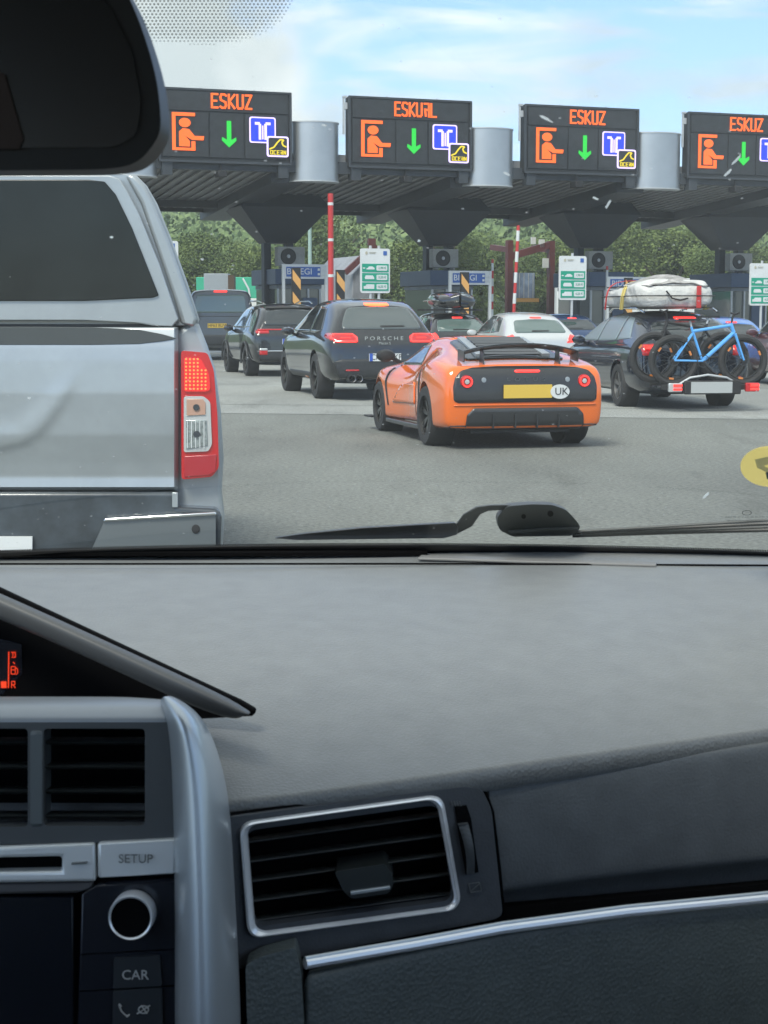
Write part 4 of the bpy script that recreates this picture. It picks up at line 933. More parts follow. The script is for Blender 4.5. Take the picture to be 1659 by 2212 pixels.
# ------------------------------------------------------------ orange sports car
OR = dict(cat='sports car', L=4.05, paint='paint_orange', rim='rim_black', spokes=7, sh=.90, bx=.95, sx=.992, sz=.05, crown=.012, fall=.9, gap=.035,
   ys=[0, .04, .16, .4, .7, 1.0, 1.35, 1.7, 2.1, 2.5, 2.8, 3.1, 3.45, 3.8, 4.05],
   top=[(0, .88), (.25, .925), (.6, 1.0), (.9, 1.075), (1.2, 1.14), (1.6, 1.175), (2.1, 1.155), (2.6, .98), (2.9, .82), (3.3, .70), (3.8, .55), (4.05, .42)],
   belt=[(0, .86), (.3, .91), (.75, .945), (1.1, .89), (1.5, .80), (2.0, .74), (2.6, .76), (3.05, .80), (3.4, .74), (3.8, .56), (4.05, .4)],
   hw=[(0, .82), (.04, .865), (.16, .89), (.4, .91), (.75, .915), (1.1, .88), (1.45, .79), (2.0, .775), (2.5, .83), (2.9, .875), (3.3, .87), (3.8, .72), (4.05, .5)],
   rw=[(0, .82), (.4, .70), (.8, .62), (1.3, .60), (2.1, .64), (2.6, .66), (3.0, .62), (3.4, .6), (4.05, .7)], bot=[(0, .22), (.3, .19), (3.7, .15), (4.05, .2)],
   lean=[.10, .02, .0, -.03, .0, .05, .07, .1, .1, .1], axles=[(.78, .325, .28), (3.10, .305, .22)], mir=(2.55, .93), mirmat='black',
   sidewin=[[(1.72, .84), (2.5, .82), (2.62, .86), (2.35, 1.03), (1.85, 1.07)]],
   rear=[('rear_panel', [(-.74, .495), (.74, .495), (.785, .52), (.79, .66), (.765, .76), (.70, .825), (.58, .855), (.3, .868), (-.3, .868), (-.58, .855), (-.70, .825), (-.765, .76), (-.79, .66), (-.785, .52)], 'carbon', .008),
         ('diffuser', [(-.66, .17), (.66, .17), (.64, .37), (.57, .44), (-.57, .44), (-.64, .37)], 'carbon', .016),
         ('brake_light', rect(-.12, .805, .16, .828), 'tail_lit', .014)],
   rear2=[('lower_edge', [(.64, .2), (.83, .2), (.82, .25), (.64, .25)], 'plastic_dark', .006)])
mat('carbon', (.018, .019, .021), .42, coat=.4)
YL = R(13.5)
lotus, bl = car('sports_car', 'low orange sports car with black rear wing and louvred rear window', OR, contact(932, 961, .80, YL, .80), YL, .995)
for s in (-1, 1):
    y = on_rear(bl, s * .645, .715, 0)
    lamp = MB(); c = Vector((s * .645, y, .715)); lamp.lathe([(.0, -.005), (.03, -.008), (.032, -.02), (.042, -.03), (.062, -.028), (.071, -.005), (.07, .05)], 28, 'y', c); lo = lamp.build('tail_light', 'tail_red', lotus)
    mb = MB(); 
    for k in range(16):
        a = 2 * math.pi * k / 16; mb.box(c + Vector((math.cos(a) * .050, -.031, math.sin(a) * .050)), (.016, .012, .016))
    mb.build('led_ring', 'tail_lit', lo, smooth=False)
    mb = MB(); mb.lathe([(0, -.03), (.025, -.028), (.03, -.01)], 16, 'y', c); mb.build('lamp_centre', 'clear_lens', lo)
    y = on_rear(bl, s * .46, .73, 0)
    mb = MB(); mb.lathe([(0, -.014), (.024, -.012), (.03, .0)], 16, 'y', Vector((s * .46, y, .73))); mb.build('panel_bolt', 'aluminium', lotus)
text('badge', 'L  O  T  U  S', .05, mat('badge_dim', (.16, .17, .17), .3, .8) and 'badge_dim', lotus, (0, on_rear(bl, 0, .735, .012), .735), (R(90), 0, 0), sx=1.6)
mb = MB(); y = on_rear(bl, .1, .60, .03); mb.box((.01, y, .61), (.53, .02, .14)); mb.build('number_plate', 'plate_yellow', lotus, smooth=False, bevel=.003)
mb = MB(); mb.prism(ell(.36, .605, .105, .075, 28), lambda a, b: Vector((a, y - .016, b)), thick=(0, .02, 0)); ov = mb.build('country_sticker', 'plate_white', lotus)
text('letters', 'UK', .11, 'black', ov, (.375, y - .018, .605), (R(90), 0, 0), ext=.002)
# diffuser fins, exhaust, mesh grille
for x in (-.36, -.12, .12, .36):
    mb = MB(); mb.box((x, on_rear(bl, x, .30, .02), .30), (.012, .06, .14)); mb.build('diffuser_fin', 'carbon', lotus, smooth=False)
mb = MB(); mb.box((0, .3, .19), (1.1, .3, .05)); mb.build('undertray', 'black', lotus, smooth=False)
proj(bl, 'bumper_crease', [(-.78, .465), (.78, .465), (.78, .475), (-.78, .475)], 'rear', 'paint_orange', lotus, off=.012, r=0)
# engine-cover louvres inside a black rear window
proj(bl, 'rear_window', [(-.56, .36), (-.47, 1.30), (0, 1.36), (.47, 1.30), (.56, .36)], 'top', 'glass_black', lotus, off=.012, r=.08)
for i in range(7):
    yy = .48 + i * .11; w = .31 + .0 * i
    hz = bl.ray_cast(Vector((0, yy, 4)), Vector((0, 0, -1)))[0].z
    mb = MB(); mb.box((0, yy, hz + .03), (w * 2, .075, .008), Matrix.Rotation(R(18), 3, 'X')); mb.build('louvre', 'carbon', lotus, smooth=False)
for s in (-1, 1):
    hz0 = bl.ray_cast(Vector((s * .33, .55, 4)), Vector((0, 0, -1)))[0].z; hz1 = bl.ray_cast(Vector((s * .33, 1.3, 4)), Vector((0, 0, -1)))[0].z
    mb = MB(); mb.bar((s * .37, .44, hz0 + .0), (s * .34, 1.27, hz1 + .015), .09, .04); mb.build('louvre_rail', 'aluminium', lotus, bevel=.005)
# white-silver roof panel
proj(bl, 'roof_panel', [(-.40, 1.46), (.40, 1.46), (.40, 2.2), (-.40, 2.2)], 'top', 'paint_orange', lotus, off=.008, r=.05)
# wing
mb = MB(); rows = []
for i in range(17):
    x = -.63 + 1.26 * i / 16; t = abs(x) / .63; zc = 1.10 - .08 * t ** 2.2; yc = .20 + .10 * t ** 2 * .5; ch = .20 * (1 - .25 * t ** 3)
    rows.append([Vector((x, yc - ch / 2, zc + .012)), Vector((x, yc - ch * .1, zc + .012)), Vector((x, yc + ch / 2, zc - .03)), Vector((x, yc + ch / 2, zc - .042)), Vector((x, yc, zc - .018)), Vector((x, yc - ch / 2, zc - .004))])
mb.grid(rows, closed=True); mb.f += [tuple(range(6)), tuple(range(16 * 6, 17 * 6))]
wing = mb.build('rear_wing', 'carbon', lotus)
for s in (-1, 1):
    mb = MB(); mb.bar((s * .63, .14, .97), (s * .63, .38, .99), .012, .12); mb.build('end_plate', 'carbon', wing, smooth=False, bevel=.004)
    mb = MB(); mb.prism([(.14, .88), (.30, .92), (.27, 1.075), (.20, 1.08)], lambda a, b: Vector((s * .42, a, b)), thick=(.012, 0, 0)); mb.build('wing_strut', 'carbon', wing, smooth=False)
# side scoop and intake
for f in ('left', 'right'):
    proj(bl, 'side_intake', [(1.14, .30), (1.24, .30), (1.33, .80), (1.20, .84), (1.14, .7)], f, 'black', lotus, off=.005, r=.02)
    proj(bl, 'front_wing_vent', [(2.62, .34), (2.66, .34), (2.78, .62), (2.70, .78), (2.65, .78), (2.72, .62)], f, 'black', lotus, off=.005, r=.005)
    proj(bl, 'door_line', [(1.5, .28), (1.515, .28), (1.55, .76), (1.535, .76)], f, 'black', lotus, off=.003, r=0)
    proj(bl, 'door_scoop', [(1.56, .40), (2.5, .38), (2.2, .60), (1.62, .66)], f, 'paint_orange', lotus, off=-.012 if 0 else .010, r=.06)
for s in (-1, 1):
    mb = MB(); mb.bar((s * .80, 1.2, .17), (s * .80, 2.75, .16), .1, .05); mb.build('side_sill', 'carbon', lotus, smooth=False, bevel=.01)
    mb = MB(); mb.box((s * .86, 3.5, .16), (.1, .3, .02)); mb.build('front_splitter', 'black', lotus, smooth=False)
proj(bl, 'tax_disc', ell(2.52, .98, .035, .035, 12), 'left', 'led_blue' if 0 else 'blue_sign', lotus, off=.01, r=0)

# ------------------------------------------------------------ silver pickup with hard top, close on the left
SHEAR[0] = .15
PY = 5.7; g = at(-112, 680, PY)
pk = empty('pickup_truck', (g.x, PY, 0), 0, 'silver pickup truck with a hard top, close up at the left edge', 'pickup')
UC = -112
def mp(pts): return pts + [(2 * UC - u, v) for u, v in pts[::-1]]     # mirror about the pickup's centre line
panel('load_bed', mp([(388, 712), (415, 690), (430, 700), (448, 745), (466, 800), (478, 890), (484, 990), (480, 1060), (486, 1115), (482, 1180), (478, 1215)]), PY + .04, 'silver', pk, thick=4.9, bevel=.03)
panel('bed_interior', mp([(380, 700), (380, 1110)]), PY + .02, 'plastic_dark', pk, thick=.015, bevel=0)
panel('hard_top', mp([(262, 374), (296, 380), (318, 402), (340, 440), (372, 520), (405, 610), (431, 690), (427, 702), (396, 704)]), PY + .05, 'silver', pk, thick=2.0, bevel=.03)
panel('hard_top_pillar', [(270, 376), (290, 378), (312, 400), (333, 440), (366, 520), (398, 610), (426, 688), (421, 706), (392, 700), (375, 640), (340, 540), (305, 440)], PY + .015, 'silver', pk, thick=.05, bevel=.012)
panel('hard_top_pillar', [(2 * UC - u, v) for u, v in [(270, 376), (290, 378), (312, 400), (333, 440), (366, 520), (398, 610), (426, 688), (421, 706), (392, 700), (375, 640), (340, 540), (305, 440)]], PY + .015, 'silver', pk, thick=.05, bevel=.012)
door = panel('hard_top_door', mp([(236, 378), (258, 386), (275, 412), (300, 460), (345, 570), (386, 690), (372, 706), (330, 704), (285, 697), (200, 693)]), PY - .005, 'silver', pk, thick=.045, bevel=.012)
panel('rear_window', mp([(190, 388), (226, 392), (250, 420), (285, 492), (343, 638), (330, 643), (180, 650)]), PY - .012, 'glass_pick', door, thick=.012, bevel=.004) if 0 else None
mat('glass_pick', (.012, .016, .017), .12, spec=.25, coat=0, noise=3, var=.3)
panel('rear_window', mp([(190, 388), (226, 392), (250, 420), (285, 492), (343, 638), (330, 643), (180, 650)]), PY - .014, 'glass_pick', door, thick=.014, bevel=.003)
# tailgate: bulging sheet with a dark handle recess and a pressed crease
prof = [(707, -.02), (716, -.024), (730, -.030), (750, -.0355), (780, -.040), (850, -.045), (940, -.04), (1000, -.025), (1030, -.02), (1052, -.025), (1062, 0.0)]
us = [UC - 497, UC - 480, UC - 380, UC - 200, UC, UC + 200, UC + 380, UC + 480, UC + 497]
cre = [(172, 780), (150, 830), (120, 880), (85, 925), (50, 950), (0, 962), (-112, 966)]
cpl = cre + [(2 * UC - u, v) for u, v in cre[-2::-1]]
def crease(u, v):
    best = 1e9; sg = 1; tv = 0
    for (a, b) in zip(cpl, cpl[1:]):
        dx, dy = b[0] - a[0], b[1] - a[1]; t = max(0, min(1, ((u - a[0]) * dx + (v - a[1]) * dy) / (dx * dx + dy * dy))); px_, py_ = a[0] + dx * t, a[1] + dy * t
        d = math.hypot(u - px_, v - py_)
        if d < best: best = d; sg = 1 if (dx * (v - py_) - dy * (u - px_)) < 0 else -1; tv = py_
    k = max(0, min(1, (tv - 785) / 140)); w_ = 12 if sg > 0 else 42 * (.3 + .7 * k)
    return .0075 * k * math.exp(-(best / w_) ** 2)
mb = MB(); rows = []
for jv in range(72):
    v = 707 + 355 * jv / 71; rows.append([at(UC - 497 + 994 * iu / 110, v, PY + lerp(prof, v) + (.02 if iu in (0, 110) else 0) - crease(UC - 497 + 994 * iu / 110, v)) for iu in range(111)])
mb.grid(rows); tg = mb.build('tailgate', 'silver', pk, off=wloc(pk), solid=.02)
panel('handle_recess', mp([(60, 706), (200, 707), (300, 712), (352, 722), (382, 731), (350, 737), (300, 743), (200, 745)]), PY - .036, mat('recess', (.05, .058, .06), .5), tg, thick=.02, bevel=.004)
# tail lights
def taillight(s):
    U = (lambda u: u) if s > 0 else (lambda u: 2 * UC - u); q = lambda pts: [(U(u), v) for u, v in pts]
    t = panel('tail_light', q([(391, 757), (448, 762), (462, 800), (470, 900), (473, 1010), (458, 1030), (392, 1036)]), PY - .02, 'tail_red', pk, thick=.09, bevel=.012, r=8)
    panel('brake_lens', q([(398, 772), (435, 776), (452, 810), (455, 840), (448, 846), (398, 846)]), PY - .028, mat('tail_mid', (.4, .01, .015), .2, coat=1, emit=(1, .02, .01), es=.16), t, thick=.014, bevel=.003, r=6)
    def dots(mbq, fn): pass
    mb = MB()
    for i in range(6):
        for j in range(9):
            u, v = 402 + i * 8.4, 776 + j * 8
            if i > 3 and j < 3: continue
            mb.lathe([(0, -.006), (.0026, -.005), (.0038, 0)], 8, 'y', at(U(u), v, PY - .029))
    mb.build('brake_beads', 'tail_hot', t, off=wloc(t))
    panel('signal_lens', q([(397, 856), (440, 856), (454, 868), (458, 960), (450, 975), (397, 977)]), PY - .028, 'clear_lens', t, thick=.014, bevel=.003, r=6)
    panel('indicator', q([(403, 862), (438, 862), (444, 870), (444, 896), (403, 898)]), PY - .033, mat('amber_dim', (.42, .25, .18), .25, coat=1), t, thick=.006, bevel=.001)
    panel('reversing_lens', q([(402, 908), (446, 908), (448, 962), (402, 970)]), PY - .033, mat('lens_grey', (.3, .34, .34), .15, .5, coat=1, noise=60, var=.7), t, thick=.006, bevel=.001)
    for i in range(5):
        panel('lens_rib', q(rect(404 + i * 9, 910, 405.5 + i * 9, 968)), PY - .036, 'white_paint', t, thick=.003, bevel=0)
    panel('bulb', q(ell(424, 880, 7, 7, 12)), PY - .038, 'dark_metal', t, thick=.005, bevel=0)
    panel('bulb', q(ell(425, 938, 8, 7, 12)), PY - .038, 'dark_metal', t, thick=.005, bevel=0)
    panel('lower_lens', q([(398, 986), (468, 982), (466, 1018), (452, 1026), (398, 1030)]), PY - .026, mat('tail_low', (.3, .01, .02), .2, coat=1, emit=(1, .02, .02), es=.02), t, thick=.01, bevel=.002)
for s in (1, -1): taillight(s)
panel('bumper', mp([(200, 1066), (384, 1066), (384, 1096), (470, 1100), (478, 1112), (474, 1215)]), PY - .05, 'bumper_dark', pk, thick=.2, bevel=.02) if 0 else None
mat('bumper_dark', (.035, .045, .055), .3, coat=.4, noise=8, var=.5)
panel('bumper', mp([(383, 1064), (384, 1096), (470, 1100), (480, 1112), (474, 1250)]), PY - .05, 'bumper_dark', pk, thick=.2, bevel=.02)
for s in (1, -1):
    U = (lambda u: u) if s > 0 else (lambda u: 2 * UC - u)
    c = panel('bumper_corner', [(U(u), v) for u, v in [(228, 1121), (455, 1109), (466, 1112), (466, 1200), (190, 1215)]], PY - .075, 'silver_dim', pk, thick=.05, bevel=.012, r=8) if 0 else None
    c = panel('bumper_corner', [(U(u), v) for u, v in [(228, 1121), (455, 1109), (466, 1112), (466, 1215), (186, 1215)]], PY - .08, mat('silver_dim', (.15, .17, .18), .35, .5, coat=.5), pk, thick=.06, bevel=.02, r=8)
    panel('chrome_lip', [(U(u), v) for u, v in [(226, 1120), (466, 1106), (468, 1113), (222, 1127)]], PY - .092, 'chrome', c, thick=.02, bevel=.004)
    panel('parking_sensor', [(U(u), v) for u, v in ell(423, 1143, 9, 10, 16)], PY - .084, 'black', c, thick=.01, bevel=.001)
    panel('hinge_plate', [(U(u), v) for u, v in rect(372, 1064, 384, 1096)], PY - .056, 'silver', pk, thick=.02, bevel=.002)
panel('number_plate', mp([(70, 1160), (70, 1200)]), PY - .07, 'plate_white', pk, thick=.02, bevel=.002)
for s in (-1, 1):
    wheel(pk, s * .78 - .17, 1.15, .38, .26, s, 'rim_grey', 6); wheel(pk, s * .78 - .63, 4.2, .38, .26, s, 'rim_grey', 6)
panel('cab', mp([(150, 386), (260, 392), (300, 440), (392, 690), (430, 730), (430, 900)]), PY + 2.2, 'silver', pk, thick=1.5, bevel=.05)
panel('high_brake_light', rect(20, 366, 30, 374), PY - .0, 'tail_lit', door, thick=.02, bevel=0)

SHEAR[0] = 0

# ------------------------------------------------------------ the car we sit in
oc = empty('car', (0, 1.0, 0), 0, 'car we sit in: grey dashboard, windscreen, mirror and vents filling the foreground', 'car')
OFF = wloc(oc)
def plastic(name, c, rough, sc, st, spec=.5, mott=.12, sheen=0):
    m = bpy.data.materials.new(name); m.use_nodes = True; t = m.node_tree; b = t.nodes['Principled BSDF']
    b.inputs['Roughness'].default_value = rough; b.inputs['Specular IOR Level'].default_value = spec; b.inputs['Sheen Weight'].default_value = sheen; b.inputs['Sheen Roughness'].default_value = .5
    tcn = N(t, 'ShaderNodeTexCoord')
    vo = N(t, 'ShaderNodeTexVoronoi'); vo.inputs['Scale'].default_value = sc; n = N(t, 'ShaderNodeTexNoise'); n.inputs['Scale'].default_value = 38; n.inputs['Detail'].default_value = 8
    t.links.new(tcn.outputs['Object'], vo.inputs[0]); t.links.new(tcn.outputs['Object'], n.inputs[0])
    r = N(t, 'ShaderNodeValToRGB'); r.color_ramp.elements[0].position = .3; r.color_ramp.elements[1].position = .72
    r.color_ramp.elements[0].color = (*[q * (1 - mott) for q in c], 1); r.color_ramp.elements[1].color = (*[q * (1 + mott) for q in c], 1)
    t.links.new(n.outputs[0], r.inputs[0]); t.links.new(r.outputs[0], b.inputs['Base Color'])
    bp = N(t, 'ShaderNodeBump'); bp.inputs['Strength'].default_value = st; bp.inputs['Distance'].default_value = .0006
    t.links.new(vo.outputs['Distance'], bp.inputs['Height']); t.links.new(bp.outputs[0], b.inputs['Normal'])
    M[name] = m
plastic('dash_pad', (.135, .141, .141), .46, 420, .6, spec=.7, mott=.1, sheen=.15)
plastic('fascia', (.085, .093, .10), .55, 420, .35)
plastic('glove', (.066, .08, .08), .5, 330, .7)
plastic('surround', (.045, .05, .058), .5, 500, .2)
mat('stack_grey', (.30, .32, .34), .38, .35)
mat('vent_frame_grey', (.06, .066, .07), .45)
mat('satin', (.46, .50, .53), .32, .6, coat=.3)
mat('satin_light', (.66, .68, .68), .38, .4)
mat('slat', (.02, .024, .024), .4)
mat('hole', (.003, .003, .0035), .9, spec=.05)
mat('piano', (.008, .01, .016), .25, coat=.3)
mat('screen', (.006, .008, .013), .2)
mat('lcd_orange', (.1, .02, .005), .6, emit=(1, .05, .01), es=.3)
mat('key_text', (.5, .5, .48), .5)
mat('etch', (.12, .13, .13), .6)
# dash top: built in world units, back edge under the glass
def yfront(X): return 1.115 + (max(X, -.105) + .105) * .50
def dz(t): return 1.0650 + .0585 * (1 - (1 - t) ** 2.8)
mb = MB(); rows = []
Xs = [-.75, -.6, -.45, -.3, -.2, -.12, -.05, .03, .1, .18, .26, .34, .45, .6, .75]
for X in Xs:
    yf = yfront(X); row = [Vector((X, yf + .004, 1.045)), Vector((X, yf, 1.058))]
    for t in (0, .004, .015, .08, .18, .3, .45, .6, .75, .88, .96, 1.0): row.append(Vector((X * (1 + .0 * t), yf + .003 + (1.93 - yf) * t, dz(t) + .004 * math.sin(X * 5) * t)))
    rows.append(row)
mb.grid(rows); dash = mb.build('dashboard_top', 'dash_pad', oc, sub=2, off=OFF, solid=.006)
# defroster slot and strip along the base of the glass
mb = MB(); mb.bar((-.7, 1.90, 1.1275), (.05, 1.90, 1.1275), .018, .004, up=(0, 0, 1)); mb.build('defroster_slot', 'hole', dash, off=OFF, smooth=False)
mb = MB(); mb.bar((.04, 1.865, 1.1275), (.30, 1.815, 1.127), .022, .003); mb.build('defroster_cover', mat('cover_grey', (.17, .17, .17), .5), dash, off=OFF, bevel=.001)
mb = MB(); mb.tube([(-.7, 1.83, dz(.875) + .002), (.1, 1.825, dz(.875) + .003), (.6, 1.80, dz(.85) + .004)], .0012, 6); mb.build('top_seam', 'hole', dash, off=OFF)
# fascia right of the stack
FY = lambda u, v: 1.118 + .2 * (u - 490) / 1169 - .00002 * (v - 1700)
vt = [(430, 1766), (490, 1757), (700, 1732), (1030, 1690), (1345, 1644), (1659, 1600), (1950, 1560)]
vb = [(430, 2135), (490, 2118), (657, 2078), (1085, 1985), (1350, 1950), (1659, 1922), (1950, 1900)]
rows = []
ulist = [1055, 1060, 1090, 1140, 1200, 1345, 1500, 1659, 1800, 1950]
for u in ulist:
    a, b = lerp(vt, u) , lerp(vb, u); row = []
    for t, dy in ((-.01, .03), (0, .004), (.02, 0), (.1, -.002), (.4, -.003), (.78, 0), (.80, .002), (.86, .022), (.98, .03), (1.1, .03)): row.append((u, a + (b - a) * t, FY(u, a) + dy))
    rows.append(row)
fas = surf('fascia_panel', rows, 'fascia', oc, sub=2, solid=.004)
# glove box and small lid
GY = lambda u, v: 1.085 + .2 * (u - 490) / 1169 - .00006 * (v - 2000)
rows = []
for u in (664, 672, 760, 900, 1085, 1300, 1500, 1659, 1950):
    a = lerp([(657, 2098), (1085, 2006), (1350, 1970), (1659, 1942), (1950, 1920)], u); rows.append([(u, a - 4, GY(u, a) + .03), (u, a + 2, GY(u, a) + .004)] + [(u, a + d, GY(u, a + d)) for d in (14, 60, 160, 320, 420)])
gb = surf('glove_box', rows, 'glove', oc, sub=2, solid=.01)
panel('small_lid', [(530, 2085), (560, 2068), (638, 2046), (650, 2100), (660, 2260), (535, 2260)], lambda u, v: GY(u, v) + .0, 'glove', oc, thick=.02, bevel=.003, r=10)
panel('lower_backing', [(400, 2010), (700, 1995), (1990, 1880), (1990, 2420), (400, 2420)], lambda u, v: GY(u, v) + .045, 'hole', oc, thick=.01, bevel=0)
# bright trim line: two ridges
def trim(du0, name, r, m):
    mb = MB(); pts = [at(u, lerp([(657, 2076), (760, 2058), (900, 2034), (1085, 2000), (1350, 1964), (1659, 1934), (1950, 1912)], u) + du0, GY(u, 2000) - .003) for u in (659, 700, 760, 830, 900, 1000, 1085, 1200, 1350, 1500, 1659, 1800, 1950)]
    mb.tube(pts, r, 10); return mb.build(name, m, oc, off=OFF)
trim(5, 'trim_strip', .0034, 'satin_bright') if 0 else None
mat('satin_bright', (.85, .87, .9), .28, .45, coat=.4)
trim(6, 'trim_strip', .0040, 'satin_bright'); trim(-5, 'trim_ridge', .0017, 'satin')
# passenger vent
vs_ = panel('vent_surround', [(490, 1766), (1000, 1700), (1040, 1704), (1062, 1750), (1086, 1975), (1070, 1986), (520, 2092), (496, 2100)], lambda u, v: FY(u, v) - .007, 'surround', oc, thick=.01, bevel=.003, r=14, holes=[(list(fillet([(531, 1795), (946, 1738), (978, 1945), (548, 2003)], 24)), 0)])
# dark well behind the slats
panel('vent_well', [(515, 1780), (965, 1715), (1000, 1965), (530, 2030)], lambda u, v: FY(u, v) + .035, 'hole', vs_, thick=.005, bevel=0)
seam = [(489, 1760), (700, 1733), (1000, 1693), (1035, 1697), (1052, 1720), (1064, 1755), (1078, 1870), (1088, 1976)]
mb = MB(); mb.tube([at(u, v, FY(u, v) - .002) for u, v in seam], .0014, 6); mb.build('vent_seam', 'hole', vs_, off=OFF)
outer = fillet([(514, 1778), (957, 1716), (1000, 1965), (533, 2030)], 34, 7)
cl = outer + outer[:1]
mb = MB(); P0 = [at(u, v, FY(u, v) - .010) for u, v in outer]; cen = sum(P0, Vector()) / len(P0)
prof_ = [(0, .004), (-.0012, -.001), (-.003, -.002), (-.0045, .0), (-.0058, .001), (-.0066, .004), (-.006, .012), (0, .012)]
rows = []
for p in P0:
    d = (p - cen); d.normalize(); rows.append([p + d * a + Vector((0, b, 0)) for a, b in prof_])
rows.append(rows[0]); mb.grid(rows, closed=True); fr = mb.build('vent_ring', 'satin_bright', vs_, off=OFF)
for k in range(5):
    v0 = 1815 + k * 43; ul, ur = 528 + k * 4, 952 + k * 6
    sl_ = MB(); rows = []
    for u in (ul, (ul + ur) / 2, ur):
        v = v0 - (u - 528) * .137
        rows.append([at(u, v - 11, FY(u, v) + .022), at(u, v + 2, FY(u, v) + .002), at(u, v + 6, FY(u, v) + .0), at(u, v + 9, FY(u, v) + .003), at(u, v + 4, FY(u, v) + .03)])
    sl_.grid(rows, closed=True); sl_.build('vent_slat', 'slat', vs_, off=OFF, sub=1)
kn = panel('vent_tab', [(722, 1883), (832, 1866), (848, 1890), (850, 1912), (840, 1930), (760, 1942), (742, 1926)], lambda u, v: FY(u, v) - .012, 'slat', vs_, thick=.03, bevel=.003, r=8)
panel('tab_inlay', [(757, 1927), (842, 1915), (843, 1921), (758, 1934)], lambda u, v: FY(u, v) - .0145, 'satin', kn, thick=.003, bevel=.0004)
# thumb wheel and marks
panel('wheel_slot', [(982, 1742), (1008, 1740), (1018, 1770), (1034, 1884), (1006, 1890), (990, 1800)], lambda u, v: FY(u, v) - .0085, 'hole', vs_, thick=.004, bevel=0)
mb = MB(); n = 22; rows = []
for i in range(n + 1):
    t = i / n; v = 1778 + 108 * t; u = 988 + 20 * t + 6 * math.sin(math.pi * t); y = FY(u, v) - .009 - .006 * math.sin(math.pi * t)
    rows.append([at(u, v, y + (.0008 if i % 2 else 0)), at(u + 22 - 6 * t, v - 2, y + (.0008 if i % 2 else 0))])
mb.grid(rows); mb.build('thumb_wheel', 'vent_frame_grey', vs_, off=OFF, solid=.004)
mb = MB()
for i in range(4): mb.bar(at(975 + i * 6, 1731, FY(975, 1731) - .0085), at(978 + i * 6, 1741, FY(975, 1731) - .0085), .0007, .0005)
fs_ = [(1013, 1909), (1036, 1906), (1040, 1924), (1017, 1928), (1013, 1909)]
for p, q in zip(fs_, fs_[1:]): mb.bar(at(*p, FY(*p) - .0085), at(*q, FY(*q) - .0085), .0007, .0005)
mb.bar(at(1016, 1926, FY(1020, 1920) - .0085), at(1037, 1908, FY(1020, 1920) - .0085), .0007, .0005)
mb.build('vent_symbols', 'etch', vs_, off=OFF, smooth=False)

# instrument binnacle on the left
bin_ = panel('binnacle', [(-220, 1160), (-60, 1245), (0, 1274), (280, 1405), (520, 1517), (556, 1538), (545, 1548), (400, 1556), (330, 1520), (-220, 1520)], lambda u, v: 1.285 - .0001 * max(0, u), 'hole', oc, thick=.012, bevel=.003)
rows = []
for u, v, w, Y in ((-160, 1214, 56, 1.24), (0, 1284, 48, 1.22), (150, 1351, 46, 1.20), (300, 1420, 46, 1.18), (420, 1475, 48, 1.165), (500, 1514, 38, 1.158), (528, 1533, 20, 1.156), (539, 1539, 8, 1.156)):
    rows.append([(u + 6, v - 2, Y + .03), (u, v, Y + .002), (u - 2, v + w * .35, Y - .004), (u - 8, v + w * .8, Y), (u - 12, v + w, Y + .004), (u - 14, v + w, Y + .03)])
surf('visor_rim', rows, mat('rim_pad', (.085, .088, .09), .5), bin_, sub=2, solid=.003)
panel('display_glass', [(-220, 1335), (46, 1392), (50, 1500), (-220, 1500)], 1.27, 'piano', bin_, thick=.005, bevel=0)
mb = MB(); B = lambda u, v: at(u, v, 1.268)
mb.bar(B(19, 1408), B(18, 1486), .0011, .0006)
for pl in ([(24, 1409), (33, 1409), (33, 1420)], [(28, 1409), (28, 1418)], [(25, 1420), (33, 1420)], [(28, 1430), (32, 1434)], [(24, 1440), (33, 1440), (33, 1456), (24, 1456), (24, 1440)], [(24, 1447), (33, 1447)], [(34, 1442), (38, 1446), (38, 1454), (35, 1457)], [(25, 1486), (25, 1472), (32, 1472), (32, 1479), (25, 1479)], [(28, 1479), (33, 1486)]):
    for p, q in zip(pl, pl[1:]): mb.bar(B(*p), B(*q), .0006, .0005)
mb.box(B(8, 1479), (.0042, .0006, .005)); mb.build('fuel_gauge_display', 'lcd_orange', bin_, off=OFF, smooth=False)

# centre stack
panel('stack_backing', [(-220, 1540), (400, 1540), (400, 2300), (-220, 2300)], 1.15, 'hole', oc, thick=.01, bevel=0)
panel('fascia_backing', [(460, 1775), (1040, 1712), (1345, 1668), (1990, 1590), (1990, 2000), (460, 2150)], lambda u, v: FY(u, v) + .05, 'hole', oc, thick=.005, bevel=0)
SY = lambda u, v: 1.075 - .00004 * (v - 1600)
rows = []
for u in (-200, 0, 150, 280, 345, 362):
    rows.append([(u, 1503 + (6 if u > 340 else 0), 1.16), (u, 1507 + (6 if u > 340 else 0), 1.12), (u, 1519, 1.09), (u, 1545, 1.078), (u, 1566, 1.0755), (u, 1572, 1.08)])
stack = surf('stack_top', rows, 'stack_grey', oc, sub=2, solid=.003)
panel('vent_frame', [(-200, 1560), (372, 1560), (380, 1700), (382, 1818), (-200, 1826)], SY, 'vent_frame_grey', oc, thick=.012, bevel=.003, holes=[(rect(-190, 1574, 60, 1786), 10), (rect(94, 1574, 313, 1784), 10)])
panel('vent_well', rect(-190, 1565, 330, 1800), lambda u, v: SY(u, v) + .05, 'hole', oc, thick=.005, bevel=0)
panel('vent_divider', rect(64, 1576, 92, 1790), lambda u, v: SY(u, v) - .001, mat('divider', (.09, .105, .11), .4), oc, thick=.03, bevel=.003)
